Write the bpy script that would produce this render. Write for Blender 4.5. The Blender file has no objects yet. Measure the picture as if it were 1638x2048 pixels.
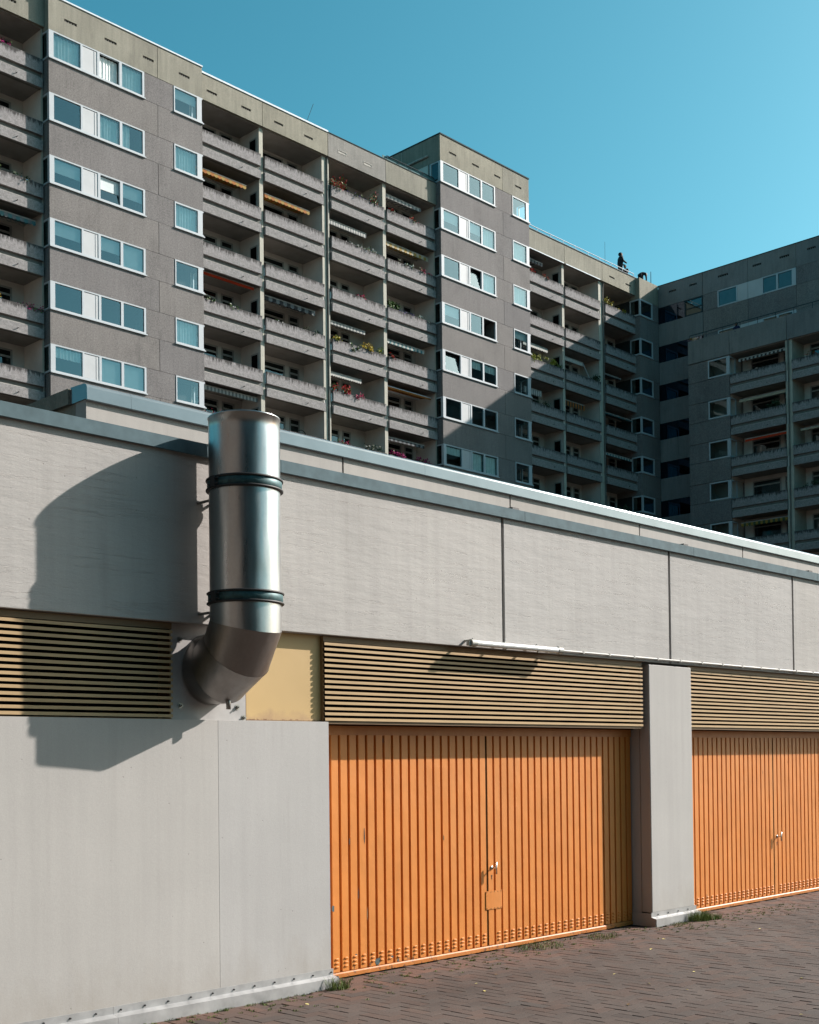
import bpy, bmesh, math, random
from mathutils import Vector, Matrix
random.seed(7)
scene = bpy.context.scene
COL = scene.collection
R = math.radians

# ------------------------------------------------------------------ camera
H = 1.75
FPX, CXP, CYP = 2504.54, 819.0, 1471.23
yaw, pitch, roll = R(45.94785), R(0.99705), R(-0.64779)
Vv = Vector((math.sin(yaw)*math.cos(pitch), math.cos(yaw)*math.cos(pitch), math.sin(pitch)))
r0 = Vv.cross(Vector((0, 0, 1))).normalized()
u0 = r0.cross(Vv)
Rv = r0*math.cos(roll) + u0*math.sin(roll)
Uv = u0*math.cos(roll) - r0*math.sin(roll)
camd = bpy.data.cameras.new('camera')
cam = bpy.data.objects.new('camera', camd)
COL.objects.link(cam)
m = Matrix((Rv, Uv, -Vv)).transposed().to_4x4()
m.translation = Vector((0, 0, H))
cam.matrix_world = m
camd.sensor_fit = 'HORIZONTAL'
camd.sensor_width = 36.0
camd.lens = 36.0*FPX/1638.0
camd.shift_x = 0.0
camd.shift_y = (CYP-1024.0)/1638.0
camd.clip_start = 0.1
camd.clip_end = 2000.0
scene.camera = cam

def project(p):
    q = Vector(p) - Vector((0, 0, H))
    d = q.dot(Vv)
    if d < 0.1:
        return (-9999, -9999)
    return (CXP + FPX*q.dot(Rv)/d, CYP - FPX*q.dot(Uv)/d)

# ------------------------------------------------------------------ light
SUN_A, SUN_B = 2.33, 1.516          # sun direction (A, -1, B)
sdir = Vector((SUN_A, -1.0, SUN_B)).normalized()
elev = math.asin(sdir.z)
azim = math.atan2(sdir.x, sdir.y)
sd = bpy.data.lights.new('sun', 'SUN')
sd.energy = 5.0
sd.angle = R(0.53)
sd.color = (1.0, 0.915, 0.85)
so = bpy.data.objects.new('sun', sd)
COL.objects.link(so)
so.rotation_euler = (-sdir).to_track_quat('-Z', 'Y').to_euler()
so.location = (60, -30, 60)

world = bpy.data.worlds.new('World')
scene.world = world
world.use_nodes = True
wn = world.node_tree
wn.nodes.clear()
wo = wn.nodes.new('ShaderNodeOutputWorld')
bg = wn.nodes.new('ShaderNodeBackground')
sky = wn.nodes.new('ShaderNodeTexSky')
sky.sky_type = 'NISHITA'
sky.sun_disc = False
sky.sun_elevation = elev
sky.sun_rotation = azim
sky.altitude = 100
sky.air_density = 1.0
sky.dust_density = 2.3
sky.ozone_density = 1.0
mulc = wn.nodes.new('ShaderNodeHueSaturation')
mulc.inputs['Hue'].default_value = 0.5-0.045
mulc.inputs['Saturation'].default_value = 1.12
mulc.inputs['Value'].default_value = 0.69
gam = wn.nodes.new('ShaderNodeGamma')
gam.inputs['Gamma'].default_value = 1.25
wn.links.new(sky.outputs['Color'], gam.inputs['Color'])
wn.links.new(gam.outputs[0], mulc.inputs['Color'])
sepc = wn.nodes.new('ShaderNodeSeparateColor')
comb = wn.nodes.new('ShaderNodeCombineColor')
wn.links.new(mulc.outputs[0], sepc.inputs[0])
pr = wn.nodes.new('ShaderNodeMath'); pr.operation = 'POWER'; pr.inputs[1].default_value = 1.08
mr_ = wn.nodes.new('ShaderNodeMath'); mr_.operation = 'MULTIPLY'; mr_.inputs[1].default_value = 0.78
mg_ = wn.nodes.new('ShaderNodeMath'); mg_.operation = 'MULTIPLY'; mg_.inputs[1].default_value = 1.40
mb_ = wn.nodes.new('ShaderNodeMath'); mb_.operation = 'MULTIPLY'; mb_.inputs[1].default_value = 1.45
wn.links.new(sepc.outputs[0], pr.inputs[0]); wn.links.new(pr.outputs[0], mr_.inputs[0])
wn.links.new(sepc.outputs[1], mg_.inputs[0]); wn.links.new(sepc.outputs[2], mb_.inputs[0])
wn.links.new(mr_.outputs[0], comb.inputs[0]); wn.links.new(mg_.outputs[0], comb.inputs[1]); wn.links.new(mb_.outputs[0], comb.inputs[2])
wn.links.new(comb.outputs[0], bg.inputs['Color'])
bg.inputs['Strength'].default_value = 0.055
wn.links.new(bg.outputs[0], wo.inputs['Surface'])

scene.view_settings.view_transform = 'Standard'
scene.view_settings.look = 'None'
scene.view_settings.exposure = 0.93
scene.view_settings.gamma = 1.0
scene.render.engine = 'CYCLES'
scene.cycles.max_bounces = 8

# ------------------------------------------------------------------ materials
class NT:
    def __init__(s, name):
        s.mat = bpy.data.materials.new(name)
        s.mat.use_nodes = True
        s.t = s.mat.node_tree
        s.b = s.t.nodes['Principled BSDF']
        s.out = s.t.nodes['Material Output']
    def n(s, typ, **kw):
        nd = s.t.nodes.new(typ)
        for k, v in kw.items():
            setattr(nd, k, v)
        return nd
    def l(s, a, b):
        s.t.links.new(a, b)
    def coords(s, kind='pos', scale=(1, 1, 1)):
        if kind == 'pos':
            o = s.n('ShaderNodeNewGeometry').outputs['Position']
        else:
            o = s.n('ShaderNodeTexCoord').outputs['Object']
        mp = s.n('ShaderNodeMapping')
        mp.inputs['Scale'].default_value = scale
        s.l(o, mp.inputs['Vector'])
        return mp.outputs[0]
    def noise(s, vec, scale, detail=4, rough=0.55):
        nd = s.n('ShaderNodeTexNoise')
        nd.inputs['Scale'].default_value = scale
        nd.inputs['Detail'].default_value = detail
        nd.inputs['Roughness'].default_value = rough
        s.l(vec, nd.inputs['Vector'])
        return nd.outputs['Fac']
    def ramp(s, fac, stops):
        nd = s.n('ShaderNodeValToRGB')
        cr = nd.color_ramp
        while len(cr.elements) > 1:
            cr.elements.remove(cr.elements[-1])
        cr.elements[0].position = stops[0][0]
        cr.elements[0].color = stops[0][1]
        for p, c in stops[1:]:
            e = cr.elements.new(p)
            e.color = c
        s.l(fac, nd.inputs['Fac'])
        return nd.outputs['Color']
    def mix(s, fac, a, b, mode='MIX'):
        nd = s.n('ShaderNodeMix', data_type='RGBA', blend_type=mode)
        for k, v in ((0, fac), (6, a), (7, b)):
            if hasattr(v, 'links'):
                s.l(v, nd.inputs[k])
            elif isinstance(v, (int, float)):
                nd.inputs[k].default_value = v
            else:
                nd.inputs[k].default_value = (*v[:3], 1)
        return nd.outputs[2]
    def math(s, op, a, b=0.0, c=0.0):
        nd = s.n('ShaderNodeMath', operation=op)
        for i, v in enumerate((a, b, c)):
            if hasattr(v, 'links'):
                s.l(v, nd.inputs[i])
            else:
                nd.inputs[i].default_value = v
        return nd.outputs[0]
    def bump(s, h, strength=0.3, dist=0.01, prev=None):
        nd = s.n('ShaderNodeBump')
        nd.inputs['Strength'].default_value = strength
        nd.inputs['Distance'].default_value = dist
        s.l(h, nd.inputs['Height'])
        if prev is not None:
            s.l(prev, nd.inputs['Normal'])
        s.l(nd.outputs[0], s.b.inputs['Normal'])
        return nd.outputs[0]
    def set(s, **kw):
        for k, v in kw.items():
            k = k.replace('_', ' ')
            if hasattr(v, 'links'):
                s.l(v, s.b.inputs[k])
            elif isinstance(v, (tuple, list)):
                s.b.inputs[k].default_value = (*v[:3], 1)
            else:
                s.b.inputs[k].default_value = v

AL = 0.70
def alb(c, on=True):
    return tuple(v*(AL if on else 1.0) for v in c)

def g(v, a=1.0):
    return (v, v, v, a)

def mat_plain(name, col, rough=0.6, metal=0.0, spec=0.5, var=0.12, scale=6.0, bump=0.0):
    t = NT(name)
    c = t.coords()
    n1 = t.noise(c, scale)
    f = t.ramp(n1, [(0.3, g(1-var)), (0.7, g(1+var*0.3))])
    t.set(Base_Color=t.mix(1.0, alb(col, metal < 0.5 and not name.startswith('white')), f, 'MULTIPLY'), Roughness=rough, Metallic=metal, Specular_IOR_Level=spec)
    if bump:
        t.bump(t.noise(c, scale*12, 3), bump, 0.004)
    return t.mat

def mat_wall(name, col, board=0.5, pits=True, smear=0.12):
    """painted in-situ concrete: board marks running along the wall, pits, faint vertical runs"""
    col = alb(col)
    t = NT(name)
    c = t.coords()
    big = t.noise(t.coords(scale=(0.6, 0.6, 0.9)), 1.3, 5)
    run = t.noise(t.coords(scale=(7, 7, 0.35)), 1.6, 5, 0.6)
    f1 = t.ramp(big, [(0.3, g(1-smear)), (0.7, g(1.0))])
    f2 = t.ramp(run, [(0.32, g(1-smear*0.6)), (0.62, g(1.0))])
    drip = t.noise(t.coords(scale=(3.2, 3.2, 0.16)), 2.6, 6, 0.7)
    oi = t.n('ShaderNodeObjectInfo')
    tone = t.ramp(oi.outputs['Random'], [(0.0, (0.945, 0.95, 0.955, 1)), (0.5, (1.0, 0.995, 0.985, 1)), (1.0, (0.97, 0.96, 0.94, 1))])
    col = t.mix(1.0, col, tone, 'MULTIPLY')
    col = t.mix(t.ramp(drip, [(0.56, g(0)), (0.70, g(0.14))]), col, (0.20, 0.19, 0.17))
    fine = t.noise(c, 190, 2)
    f3 = t.ramp(fine, [(0.25, g(0.9)), (0.75, g(1.04))])
    k = t.mix(1.0, col, f1, 'MULTIPLY')
    k = t.mix(1.0, k, f2, 'MULTIPLY')
    k = t.mix(1.0, k, f3, 'MULTIPLY')
    # splash dirt at the foot of the wall
    gz = t.n('ShaderNodeSeparateXYZ')
    t.l(t.n('ShaderNodeNewGeometry').outputs['Position'], gz.inputs[0])
    sp = t.math('ADD', t.math('MULTIPLY', t.noise(t.coords(scale=(1, 1, 0.5)), 3.2, 7, 0.75), 1.5), t.math('MULTIPLY', gz.outputs['Z'], -1.5))
    k = t.mix(t.ramp(sp, [(0.12, g(0)), (0.75, g(0.42))]), k, (0.24, 0.215, 0.18))
    # pin holes
    vo = t.n('ShaderNodeTexVoronoi')
    vo.inputs['Scale'].default_value = 9.0
    t.l(c, vo.inputs['Vector'])
    pit = t.ramp(vo.outputs['Distance'], [(0.025, g(0)), (0.05, g(1))])
    k = t.mix(t.math('MULTIPLY', t.math('SUBTRACT', 1.0, pit), 0.55), k, (0.12, 0.11, 0.1))
    t.set(Base_Color=k, Roughness=0.85, Specular_IOR_Level=0.25)
    wob = t.noise(t.coords(scale=(0.5, 0.5, 2.2)), 5.0, 7, 0.66)
    lines = t.noise(t.coords(scale=(0.34, 0.34, 12.0)), 2.8, 8, 0.72)
    where_ = t.noise(t.coords(scale=(1.0, 1.0, 1.3)), 1.7, 3)
    crack = t.ramp(t.math('ADD', lines, t.math('MULTIPLY', where_, 0.25)), [(0.715, g(1.0)), (0.73, g(0.0)), (0.745, g(1.0))])
    h = t.mix(0.22, wob, crack)
    nrm = t.bump(h, board, 0.014)
    k = t.mix(t.math('MULTIPLY', t.math('SUBTRACT', 1.0, crack), min(0.05, board*0.6)), k, (0.22, 0.21, 0.19))
    t.set(Base_Color=k)
    nrm = t.bump(t.noise(c, 38, 7, 0.75), 0.16, 0.006, nrm)
    t.bump(pit, 0.3, 0.006, nrm)
    return t.mat

def mat_aggregate(name, col, speck=0.35, stain=0.2):
    col = alb(col)
    col_dark = col
    t = NT(name)
    c = t.coords()
    big = t.noise(t.coords(scale=(0.5, 0.5, 0.35)), 1.2, 5)
    oi = t.n('ShaderNodeObjectInfo')
    col = t.mix(1.0, col, t.ramp(oi.outputs['Random'], [(0.0, (0.92, 0.92, 0.93, 1)), (0.5, (1.0, 0.99, 0.98, 1)), (1.0, (1.06, 1.04, 1.0, 1))]), 'MULTIPLY')
    drip = t.noise(t.coords(scale=(1.6, 1.6, 0.12)), 1.4, 6, 0.75)
    col = t.mix(t.ramp(drip, [(0.56, g(0)), (0.74, g(0.34))]), col, tuple(v*0.4 for v in col_dark))
    patch = t.noise(t.coords(scale=(1, 1, 0.6)), 0.75, 7, 0.72)
    col = t.mix(t.ramp(patch, [(0.54, g(0)), (0.66, g(0.28))]), col, tuple(v*0.45 for v in col_dark))
    n2 = t.noise(c, 14, 6, 0.75)
    n3 = t.noise(c, 42, 3, 0.8)
    run = t.noise(t.coords(scale=(4, 4, 0.3)), 1.5, 5)
    k = t.mix(1.0, col, t.ramp(big, [(0.3, g(1-stain)), (0.7, g(1.05))]), 'MULTIPLY')
    k = t.mix(1.0, k, t.ramp(run, [(0.3, g(1-stain*0.8)), (0.6, g(1.0))]), 'MULTIPLY')
    k = t.mix(1.0, k, t.ramp(n2, [(0.38, g(1-speck)), (0.62, g(1+speck))]), 'MULTIPLY')
    k = t.mix(1.0, k, t.ramp(n3, [(0.38, g(1-speck)), (0.62, g(1+speck))]), 'MULTIPLY')
    t.set(Base_Color=k, Roughness=0.9, Specular_IOR_Level=0.2)
    t.bump(n3, 0.5, 0.02)
    return t.mat

def mat_parapet(name, col, dirt_top):
    """rough balcony concrete, black algae runs hanging from the top edge (local z = 0)"""
    col = alb(col)
    t = NT(name)
    c = t.coords()
    n2 = t.noise(c, 9, 6, 0.75)
    n3 = t.noise(c, 34, 4, 0.8)
    k = t.mix(1.0, col, t.ramp(n2, [(0.3, g(0.66)), (0.7, g(1.3))]), 'MULTIPLY')
    k = t.mix(1.0, k, t.ramp(n3, [(0.3, g(0.7)), (0.7, g(1.35))]), 'MULTIPLY')
    oc = t.n('ShaderNodeTexCoord').outputs['Object']
    sx = t.n('ShaderNodeSeparateXYZ')
    t.l(oc, sx.inputs[0])
    zz = sx.outputs['Z']
    strk = t.noise(t.coords(scale=(7, 7, 1.1)), 1.6, 6, 0.75)
    reach = t.math('ADD', t.math('MULTIPLY', zz, 2.0 if dirt_top else 1.5), t.math('MULTIPLY_ADD', strk, 2.4, -0.72 if dirt_top else -1.3))
    msk = t.ramp(reach, [(0.08, g(0)), (0.36, g(0.85))])
    k = t.mix(msk, k, (0.035, 0.034, 0.033))
    t.set(Base_Color=k, Roughness=0.95, Specular_IOR_Level=0.15)
    t.bump(n3, 0.7, 0.03)
    return t.mat

def mat_steel(name, col=(0.40, 0.40, 0.395), rough=0.30):
    t = NT(name)
    c = t.coords(scale=(1, 1, 0.6))
    n1 = t.noise(c, 2.2, 4)
    n2 = t.noise(t.coords(scale=(6, 6, 0.7)), 3, 4)
    n3 = t.noise(c, 60, 3)
    rr = t.ramp(n2, [(0.25, g(rough-0.06)), (0.8, g(rough+0.12))])
    k = t.mix(1.0, col, t.ramp(n1, [(0.3, g(0.86)), (0.7, g(1.04))]), 'MULTIPLY')
    k = t.mix(1.0, k, t.ramp(n3, [(0.2, g(0.93)), (0.8, g(1.04))]), 'MULTIPLY')
    t.set(Base_Color=k, Metallic=1.0, Roughness=rr)
    t.bump(t.noise(t.coords(scale=(1, 1, 0.45)), 2.6, 3), 0.18, 0.05)
    return t.mat

def mat_orange(name, col=(0.81, 0.272, 0.044)):
    col = alb(col)
    t = NT(name)
    c = t.coords()
    n1 = t.noise(t.coords(scale=(5, 5, 0.5)), 1.3, 5)
    n2 = t.noise(c, 3.0, 6, 0.7)
    k = t.mix(t.ramp(n1, [(0.35, g(0)), (0.75, g(0.5))]), col, (0.54, 0.215, 0.055))
    k = t.mix(1.0, k, t.ramp(n2, [(0.25, g(0.86)), (0.7, g(1.03))]), 'MULTIPLY')
    gz = t.n('ShaderNodeSeparateXYZ')
    t.l(t.n('ShaderNodeNewGeometry').outputs['Position'], gz.inputs[0])
    low = t.n('ShaderNodeMapRange')
    low.inputs['From Min'].default_value = 0.30
    low.inputs['From Max'].default_value = 0.0
    t.l(gz.outputs['Z'], low.inputs['Value'])
    spots = t.noise(c, 24, 5, 0.7)
    sp = t.ramp(t.math('MULTIPLY', spots, t.math('MULTIPLY_ADD', low.outputs[0], 0.28, 0.62)), [(0.50, g(0)), (0.53, g(1))])
    k = t.mix(t.math('MULTIPLY', sp, 0.85), k, (0.10, 0.045, 0.02))
    t.set(Base_Color=k, Roughness=0.5, Specular_IOR_Level=0.35)
    nn = t.bump(t.noise(t.coords(scale=(1, 1, 0.7)), 2.3, 4), 0.22, 0.05)
    t.bump(t.noise(c, 20, 4), 0.08, 0.01, nn)
    return t.mat

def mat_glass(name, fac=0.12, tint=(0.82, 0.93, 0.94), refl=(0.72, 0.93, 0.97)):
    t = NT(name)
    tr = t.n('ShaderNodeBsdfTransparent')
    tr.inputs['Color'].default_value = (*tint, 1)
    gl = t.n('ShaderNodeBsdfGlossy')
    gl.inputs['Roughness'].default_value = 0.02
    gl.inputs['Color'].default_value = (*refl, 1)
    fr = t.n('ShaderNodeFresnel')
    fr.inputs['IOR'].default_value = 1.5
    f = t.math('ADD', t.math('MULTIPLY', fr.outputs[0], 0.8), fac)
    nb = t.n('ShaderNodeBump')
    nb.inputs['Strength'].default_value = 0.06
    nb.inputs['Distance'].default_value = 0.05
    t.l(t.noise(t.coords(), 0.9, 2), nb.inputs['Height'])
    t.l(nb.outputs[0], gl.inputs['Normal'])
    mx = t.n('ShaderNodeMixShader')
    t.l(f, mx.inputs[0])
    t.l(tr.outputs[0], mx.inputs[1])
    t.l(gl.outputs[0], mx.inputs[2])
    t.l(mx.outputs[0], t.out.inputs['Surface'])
    return t.mat

def mat_brick(name):
    t = NT(name)
    c = t.coords()
    oi = t.n('ShaderNodeObjectInfo')
    at = t.n('ShaderNodeAttribute', attribute_name='tint')
    rnd = t.math('FRACT', t.math('ADD', oi.outputs['Random'], at.outputs['Fac']))
    k = t.ramp(rnd, [(0.0, (0.064, 0.049, 0.043, 1)), (0.3, (0.078, 0.060, 0.052, 1)), (0.62, (0.074, 0.053, 0.045, 1)),
                     (0.88, (0.086, 0.056, 0.045, 1)), (1.0, (0.07, 0.058, 0.052, 1))])
    n1 = t.noise(c, 0.9, 5, 0.6)
    k = t.mix(1.0, k, t.ramp(n1, [(0.32, g(0.70)), (0.68, g(1.12))]), 'MULTIPLY')
    n5 = t.noise(c, 3.1, 6, 0.7)
    k = t.mix(t.ramp(n5, [(0.60, g(0)), (0.70, g(0.35))]), k, (0.045, 0.038, 0.034))
    k = t.mix(t.ramp(n5, [(0.30, g(0.3)), (0.40, g(0.0))]), k, (0.13, 0.11, 0.09))
    n2 = t.noise(c, 120, 4, 0.7)
    k = t.mix(1.0, k, t.ramp(n2, [(0.25, g(0.72)), (0.75, g(1.25))]), 'MULTIPLY')
    # redder, cleaner bricks in the drip line by the wall
    gz = t.n('ShaderNodeSeparateXYZ')
    t.l(t.n('ShaderNodeNewGeometry').outputs['Position'], gz.inputs[0])
    mr = t.n('ShaderNodeMapRange')
    mr.inputs['From Min'].default_value = 6.5
    mr.inputs['From Max'].default_value = 7.0
    t.l(gz.outputs['Y'], mr.inputs['Value'])
    k = t.mix(t.math('MULTIPLY', mr.outputs[0], t.math('MULTIPLY', rnd, 0.55)), k, (0.15, 0.075, 0.052))
    t.set(Base_Color=k, Roughness=0.88, Specular_IOR_Level=0.25)
    t.bump(n2, 0.35, 0.004)
    return t.mat

def mat_ground(name):
    t = NT(name)
    c = t.coords()
    n2 = t.noise(c, 60, 6, 0.7)
    n1 = t.noise(c, 5, 5)
    k = t.mix(t.ramp(n2, [(0.3, g(0)), (0.7, g(1))]), (0.042, 0.033, 0.028), (0.07, 0.055, 0.046))
    k = t.mix(t.ramp(n1, [(0.55, g(0)), (0.7, g(0.6))]), k, (0.05, 0.055, 0.02))
    t.set(Base_Color=k, Roughness=0.95, Specular_IOR_Level=0.1)
    t.bump(n2, 0.6, 0.01)
    return t.mat

def mat_leaf(name, c1, c2):
    t = NT(name)
    oc = t.coords()
    k = t.mix(t.ramp(t.noise(oc, 13, 3), [(0.3, g(0)), (0.7, g(1))]), c1, c2)
    t.set(Base_Color=k, Roughness=0.6, Specular_IOR_Level=0.3)
    return t.mat

M = {}
M['fascia'] = mat_wall('painted_board_marked_concrete', (0.588, 0.568, 0.548), 0.55)
M['wall'] = mat_wall('painted_smooth_concrete', (0.588, 0.574, 0.56), 0.03, smear=0.09)
M['parapet_up'] = mat_wall('pale_parapet_concrete', (0.595, 0.565, 0.53), 0.12, smear=0.14)
M['sealant'] = mat_plain('grey_joint_sealant', (0.17, 0.17, 0.165), 0.8)
M['flash'] = mat_plain('weathered_zinc_flashing', (0.13, 0.20, 0.225), 0.75, 0.0, 0.12, 0.25, 9)
M['coping'] = mat_plain('pale_metal_coping', (0.31, 0.355, 0.37), 0.14, 0.35, 0.35, 0.12, 3)
M['trough'] = mat_plain('galvanised_skirting', (0.50, 0.50, 0.50), 0.45, 0.3, 0.5, 0.3, 7)
M['steel'] = mat_steel('brushed_duct_steel')
M['steel_dull'] = mat_steel('dull_elbow_steel', (0.30, 0.28, 0.265), 0.40)
M['plate'] = mat_plain('grey_steel_plate', (0.50, 0.49, 0.48), 0.6, 0.0, 0.25, 0.2, 7)
M['band'] = mat_plain('greenish_clamp_steel', (0.035, 0.11, 0.12), 0.5, 0.4, 0.5, 0.5, 30)
M['rubber'] = mat_plain('black_rubber', (0.012, 0.012, 0.013), 0.6)
M['bolt'] = mat_plain('bolt_steel', (0.3, 0.29, 0.27), 0.4, 0.8)
M['cream'] = mat_plain('cream_sheet_metal', (0.69, 0.445, 0.215), 0.5, 0, 0.35, 0.07, 1.2)
def mat_cream(name, col):
    t = NT(name)
    c = t.coords()
    gz = t.n('ShaderNodeSeparateXYZ')
    t.l(t.n('ShaderNodeNewGeometry').outputs['Position'], gz.inputs[0])
    h = t.math('SUBTRACT', ZLW, gz.outputs['Z'])
    n1 = t.noise(c, 5, 5, 0.7)
    grime = t.ramp(t.math('ADD', t.math('MULTIPLY', h, 5.0), t.math('MULTIPLY', n1, 1.4)), [(0.30, g(0)), (0.70, g(0.65))])
    n2 = t.noise(c, 40, 5, 0.7)
    rust = t.ramp(t.math('ADD', t.math('MULTIPLY', h, 12.0), n2), [(0.34, g(0)), (0.44, g(0.95))])
    k = t.mix(1.0, alb(col), t.ramp(t.noise(c, 1.3, 4), [(0.3, g(0.93)), (0.7, g(1.02))]), 'MULTIPLY')
    k = t.mix(grime, k, (0.25, 0.15, 0.09))
    k = t.mix(rust, k, (0.12, 0.035, 0.01))
    t.set(Base_Color=k, Roughness=0.5, Specular_IOR_Level=0.35)
    t.bump(t.noise(c, 2.5, 2), 0.1, 0.03)
    return t.mat
ZLW = 2.03
M['cream'] = mat_cream('cream_sheet_metal_rusting_foot', (0.60, 0.41, 0.175))
M['slat'] = mat_plain('tan_louvre_paint', (0.58, 0.395, 0.205), 0.55, 0, 0.3, 0.12, 3)
M['slatdark'] = mat_plain('brown_louvre_frame_paint', (0.20, 0.115, 0.04), 0.6)
M['void'] = mat_plain('dark_void', (0.006, 0.006, 0.006), 0.95, 0, 0.05)
M['orange'] = mat_orange('orange_door_paint')
M['darkorange'] = mat_orange('orange_door_frame_paint', (0.62, 0.20, 0.035))
M['barepatch'] = mat_plain('bare_grey_metal', (0.10, 0.15, 0.16), 0.5, 0.3)
M['chrome'] = mat_plain('bright_handle_metal', (0.7, 0.7, 0.68), 0.2, 1.0, 0.5, 0.05)
M['lampwhite'] = mat_plain('milky_lamp_cover', (0.80, 0.81, 0.80), 0.25, 0, 0.5, 0.05)
M['lampgrey'] = mat_plain('grey_lamp_socket', (0.42, 0.42, 0.38), 0.5)
M['conduit'] = mat_plain('off_white_conduit', (0.50, 0.49, 0.46), 0.5)
M['brick'] = mat_brick('brown_clinker_paver')
M['ground'] = mat_ground('sandy_joint_soil')
M['agg'] = mat_aggregate('exposed_aggregate_panel', (0.266, 0.253, 0.250), 0.24, 0.12)
M['cap'] = mat_aggregate('weathered_cap_concrete', (0.40, 0.385, 0.32), 0.08, 0.22)
M['capgrey'] = mat_aggregate('grey_cap_concrete', (0.37, 0.36, 0.335), 0.08, 0.16)
M['wingcap'] = mat_aggregate('neutral_wing_concrete', (0.30, 0.30, 0.30), 0.07, 0.15)
M['seam'] = mat_plain('dark_brown_seam', (0.07, 0.028, 0.01), 0.95, 0, 0.02)
M['joint'] = mat_plain('dark_panel_joint', (0.07, 0.068, 0.065), 0.9)
M['balc'] = mat_parapet('stained_balcony_parapet', (0.37, 0.352, 0.352), True)
M['apron'] = mat_parapet('balcony_apron_concrete', (0.36, 0.345, 0.34), False)
M['ledge'] = mat_plain('pale_trim_and_lit_ledge', (0.60, 0.57, 0.52), 0.85, 0, 0.2, 0.3, 5)  # pale trim colour, also paints in the sunlit edge of the aprons
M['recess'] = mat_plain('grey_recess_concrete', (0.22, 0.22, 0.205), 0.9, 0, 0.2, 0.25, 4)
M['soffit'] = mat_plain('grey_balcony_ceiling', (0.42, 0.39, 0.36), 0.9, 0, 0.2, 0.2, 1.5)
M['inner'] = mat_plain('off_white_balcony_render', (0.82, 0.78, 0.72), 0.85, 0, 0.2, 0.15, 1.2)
M['column'] = mat_plain('cream_column_paint', (0.62, 0.60, 0.51), 0.8, 0, 0.2, 0.15, 2)
M['white'] = mat_plain('white_window_frame', (0.41, 0.45, 0.475), 0.6, 0, 0.25, 0.05, 2)
M['offwhite'] = mat_plain('white_infill_panel', (0.44, 0.46, 0.47), 0.6, 0, 0.3, 0.08, 1.5)
M['frame2'] = mat_plain('grey_white_door_frame', (0.42, 0.42, 0.40), 0.6)
M['coping2'] = mat_plain('white_roof_edge_metal', (0.62, 0.68, 0.73), 0.7, 0.0, 0.2)
M['darkmetal'] = mat_plain('dark_roof_edge_metal', (0.05, 0.08, 0.09), 0.8, 0.0, 0.1)
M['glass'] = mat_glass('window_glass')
M['glassd'] = mat_glass('shade_tinted_window_glass', 0.05, (0.35, 0.4, 0.4))  # window glass again, darker tint puts the shade into its colour
M['glassb'] = mat_glass('stair_band_glass', 0.10, (0.05, 0.07, 0.11), (0.45, 0.6, 0.9))
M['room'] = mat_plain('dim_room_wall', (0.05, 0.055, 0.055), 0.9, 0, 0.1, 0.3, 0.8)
M['curtain'] = mat_plain('white_curtain_cloth', (0.88, 0.90, 0.87), 0.9, 0, 0.1, 0.1)
M['blind'] = mat_plain('white_roller_blind', (0.62, 0.68, 0.68), 0.8, 0, 0.2, 0.05)
M['roof'] = mat_plain('roof_bitumen', (0.08, 0.08, 0.08), 0.9)
M['leaf'] = mat_leaf('green_leaf', (0.035, 0.09, 0.015), (0.09, 0.16, 0.03))
M['leafy'] = mat_leaf('yellow_green_leaf', (0.16, 0.22, 0.02), (0.30, 0.28, 0.03))
M['leafd'] = mat_leaf('dark_green_leaf', (0.02, 0.045, 0.02), (0.04, 0.07, 0.03))
M['grass'] = mat_leaf('grass_blade', (0.06, 0.12, 0.02), (0.17, 0.19, 0.05))
M['dryleaf'] = mat_leaf('fallen_yellow_leaf', (0.70, 0.55, 0.12), (0.75, 0.68, 0.3))
for nm, c in (('red', (0.60, 0.02, 0.02)), ('pink', (0.72, 0.10, 0.22)), ('magenta', (0.5, 0.02, 0.2)),
              ('yellow', (0.75, 0.5, 0.03)), ('whitef', (0.75, 0.75, 0.72)), ('violet', (0.25, 0.15, 0.5)),
              ('a_orange', (0.46, 0.16, 0.025)), ('a_yellow', (0.42, 0.27, 0.06)), ('a_red', (0.70, 0.06, 0.015)),
              ('a_white', (0.62, 0.62, 0.58)), ('a_grey', (0.22, 0.24, 0.25)), ('a_dark', (0.03, 0.035, 0.04)),
              ('a_teal', (0.10, 0.25, 0.27)), ('a_cream', (0.55, 0.50, 0.36)), ('jacket', (0.012, 0.022, 0.03)),
              ('trousers', (0.02, 0.018, 0.025)), ('skin', (0.42, 0.24, 0.16)), ('bluecoat', (0.02, 0.03, 0.09)),
              ('bluebit', (0.08, 0.30, 0.45)), ('pale', (0.5, 0.5, 0.5))):
    M[nm] = mat_plain(nm+'_colour', c, 0.75, 0, 0.2, 0.2, 8)

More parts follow.
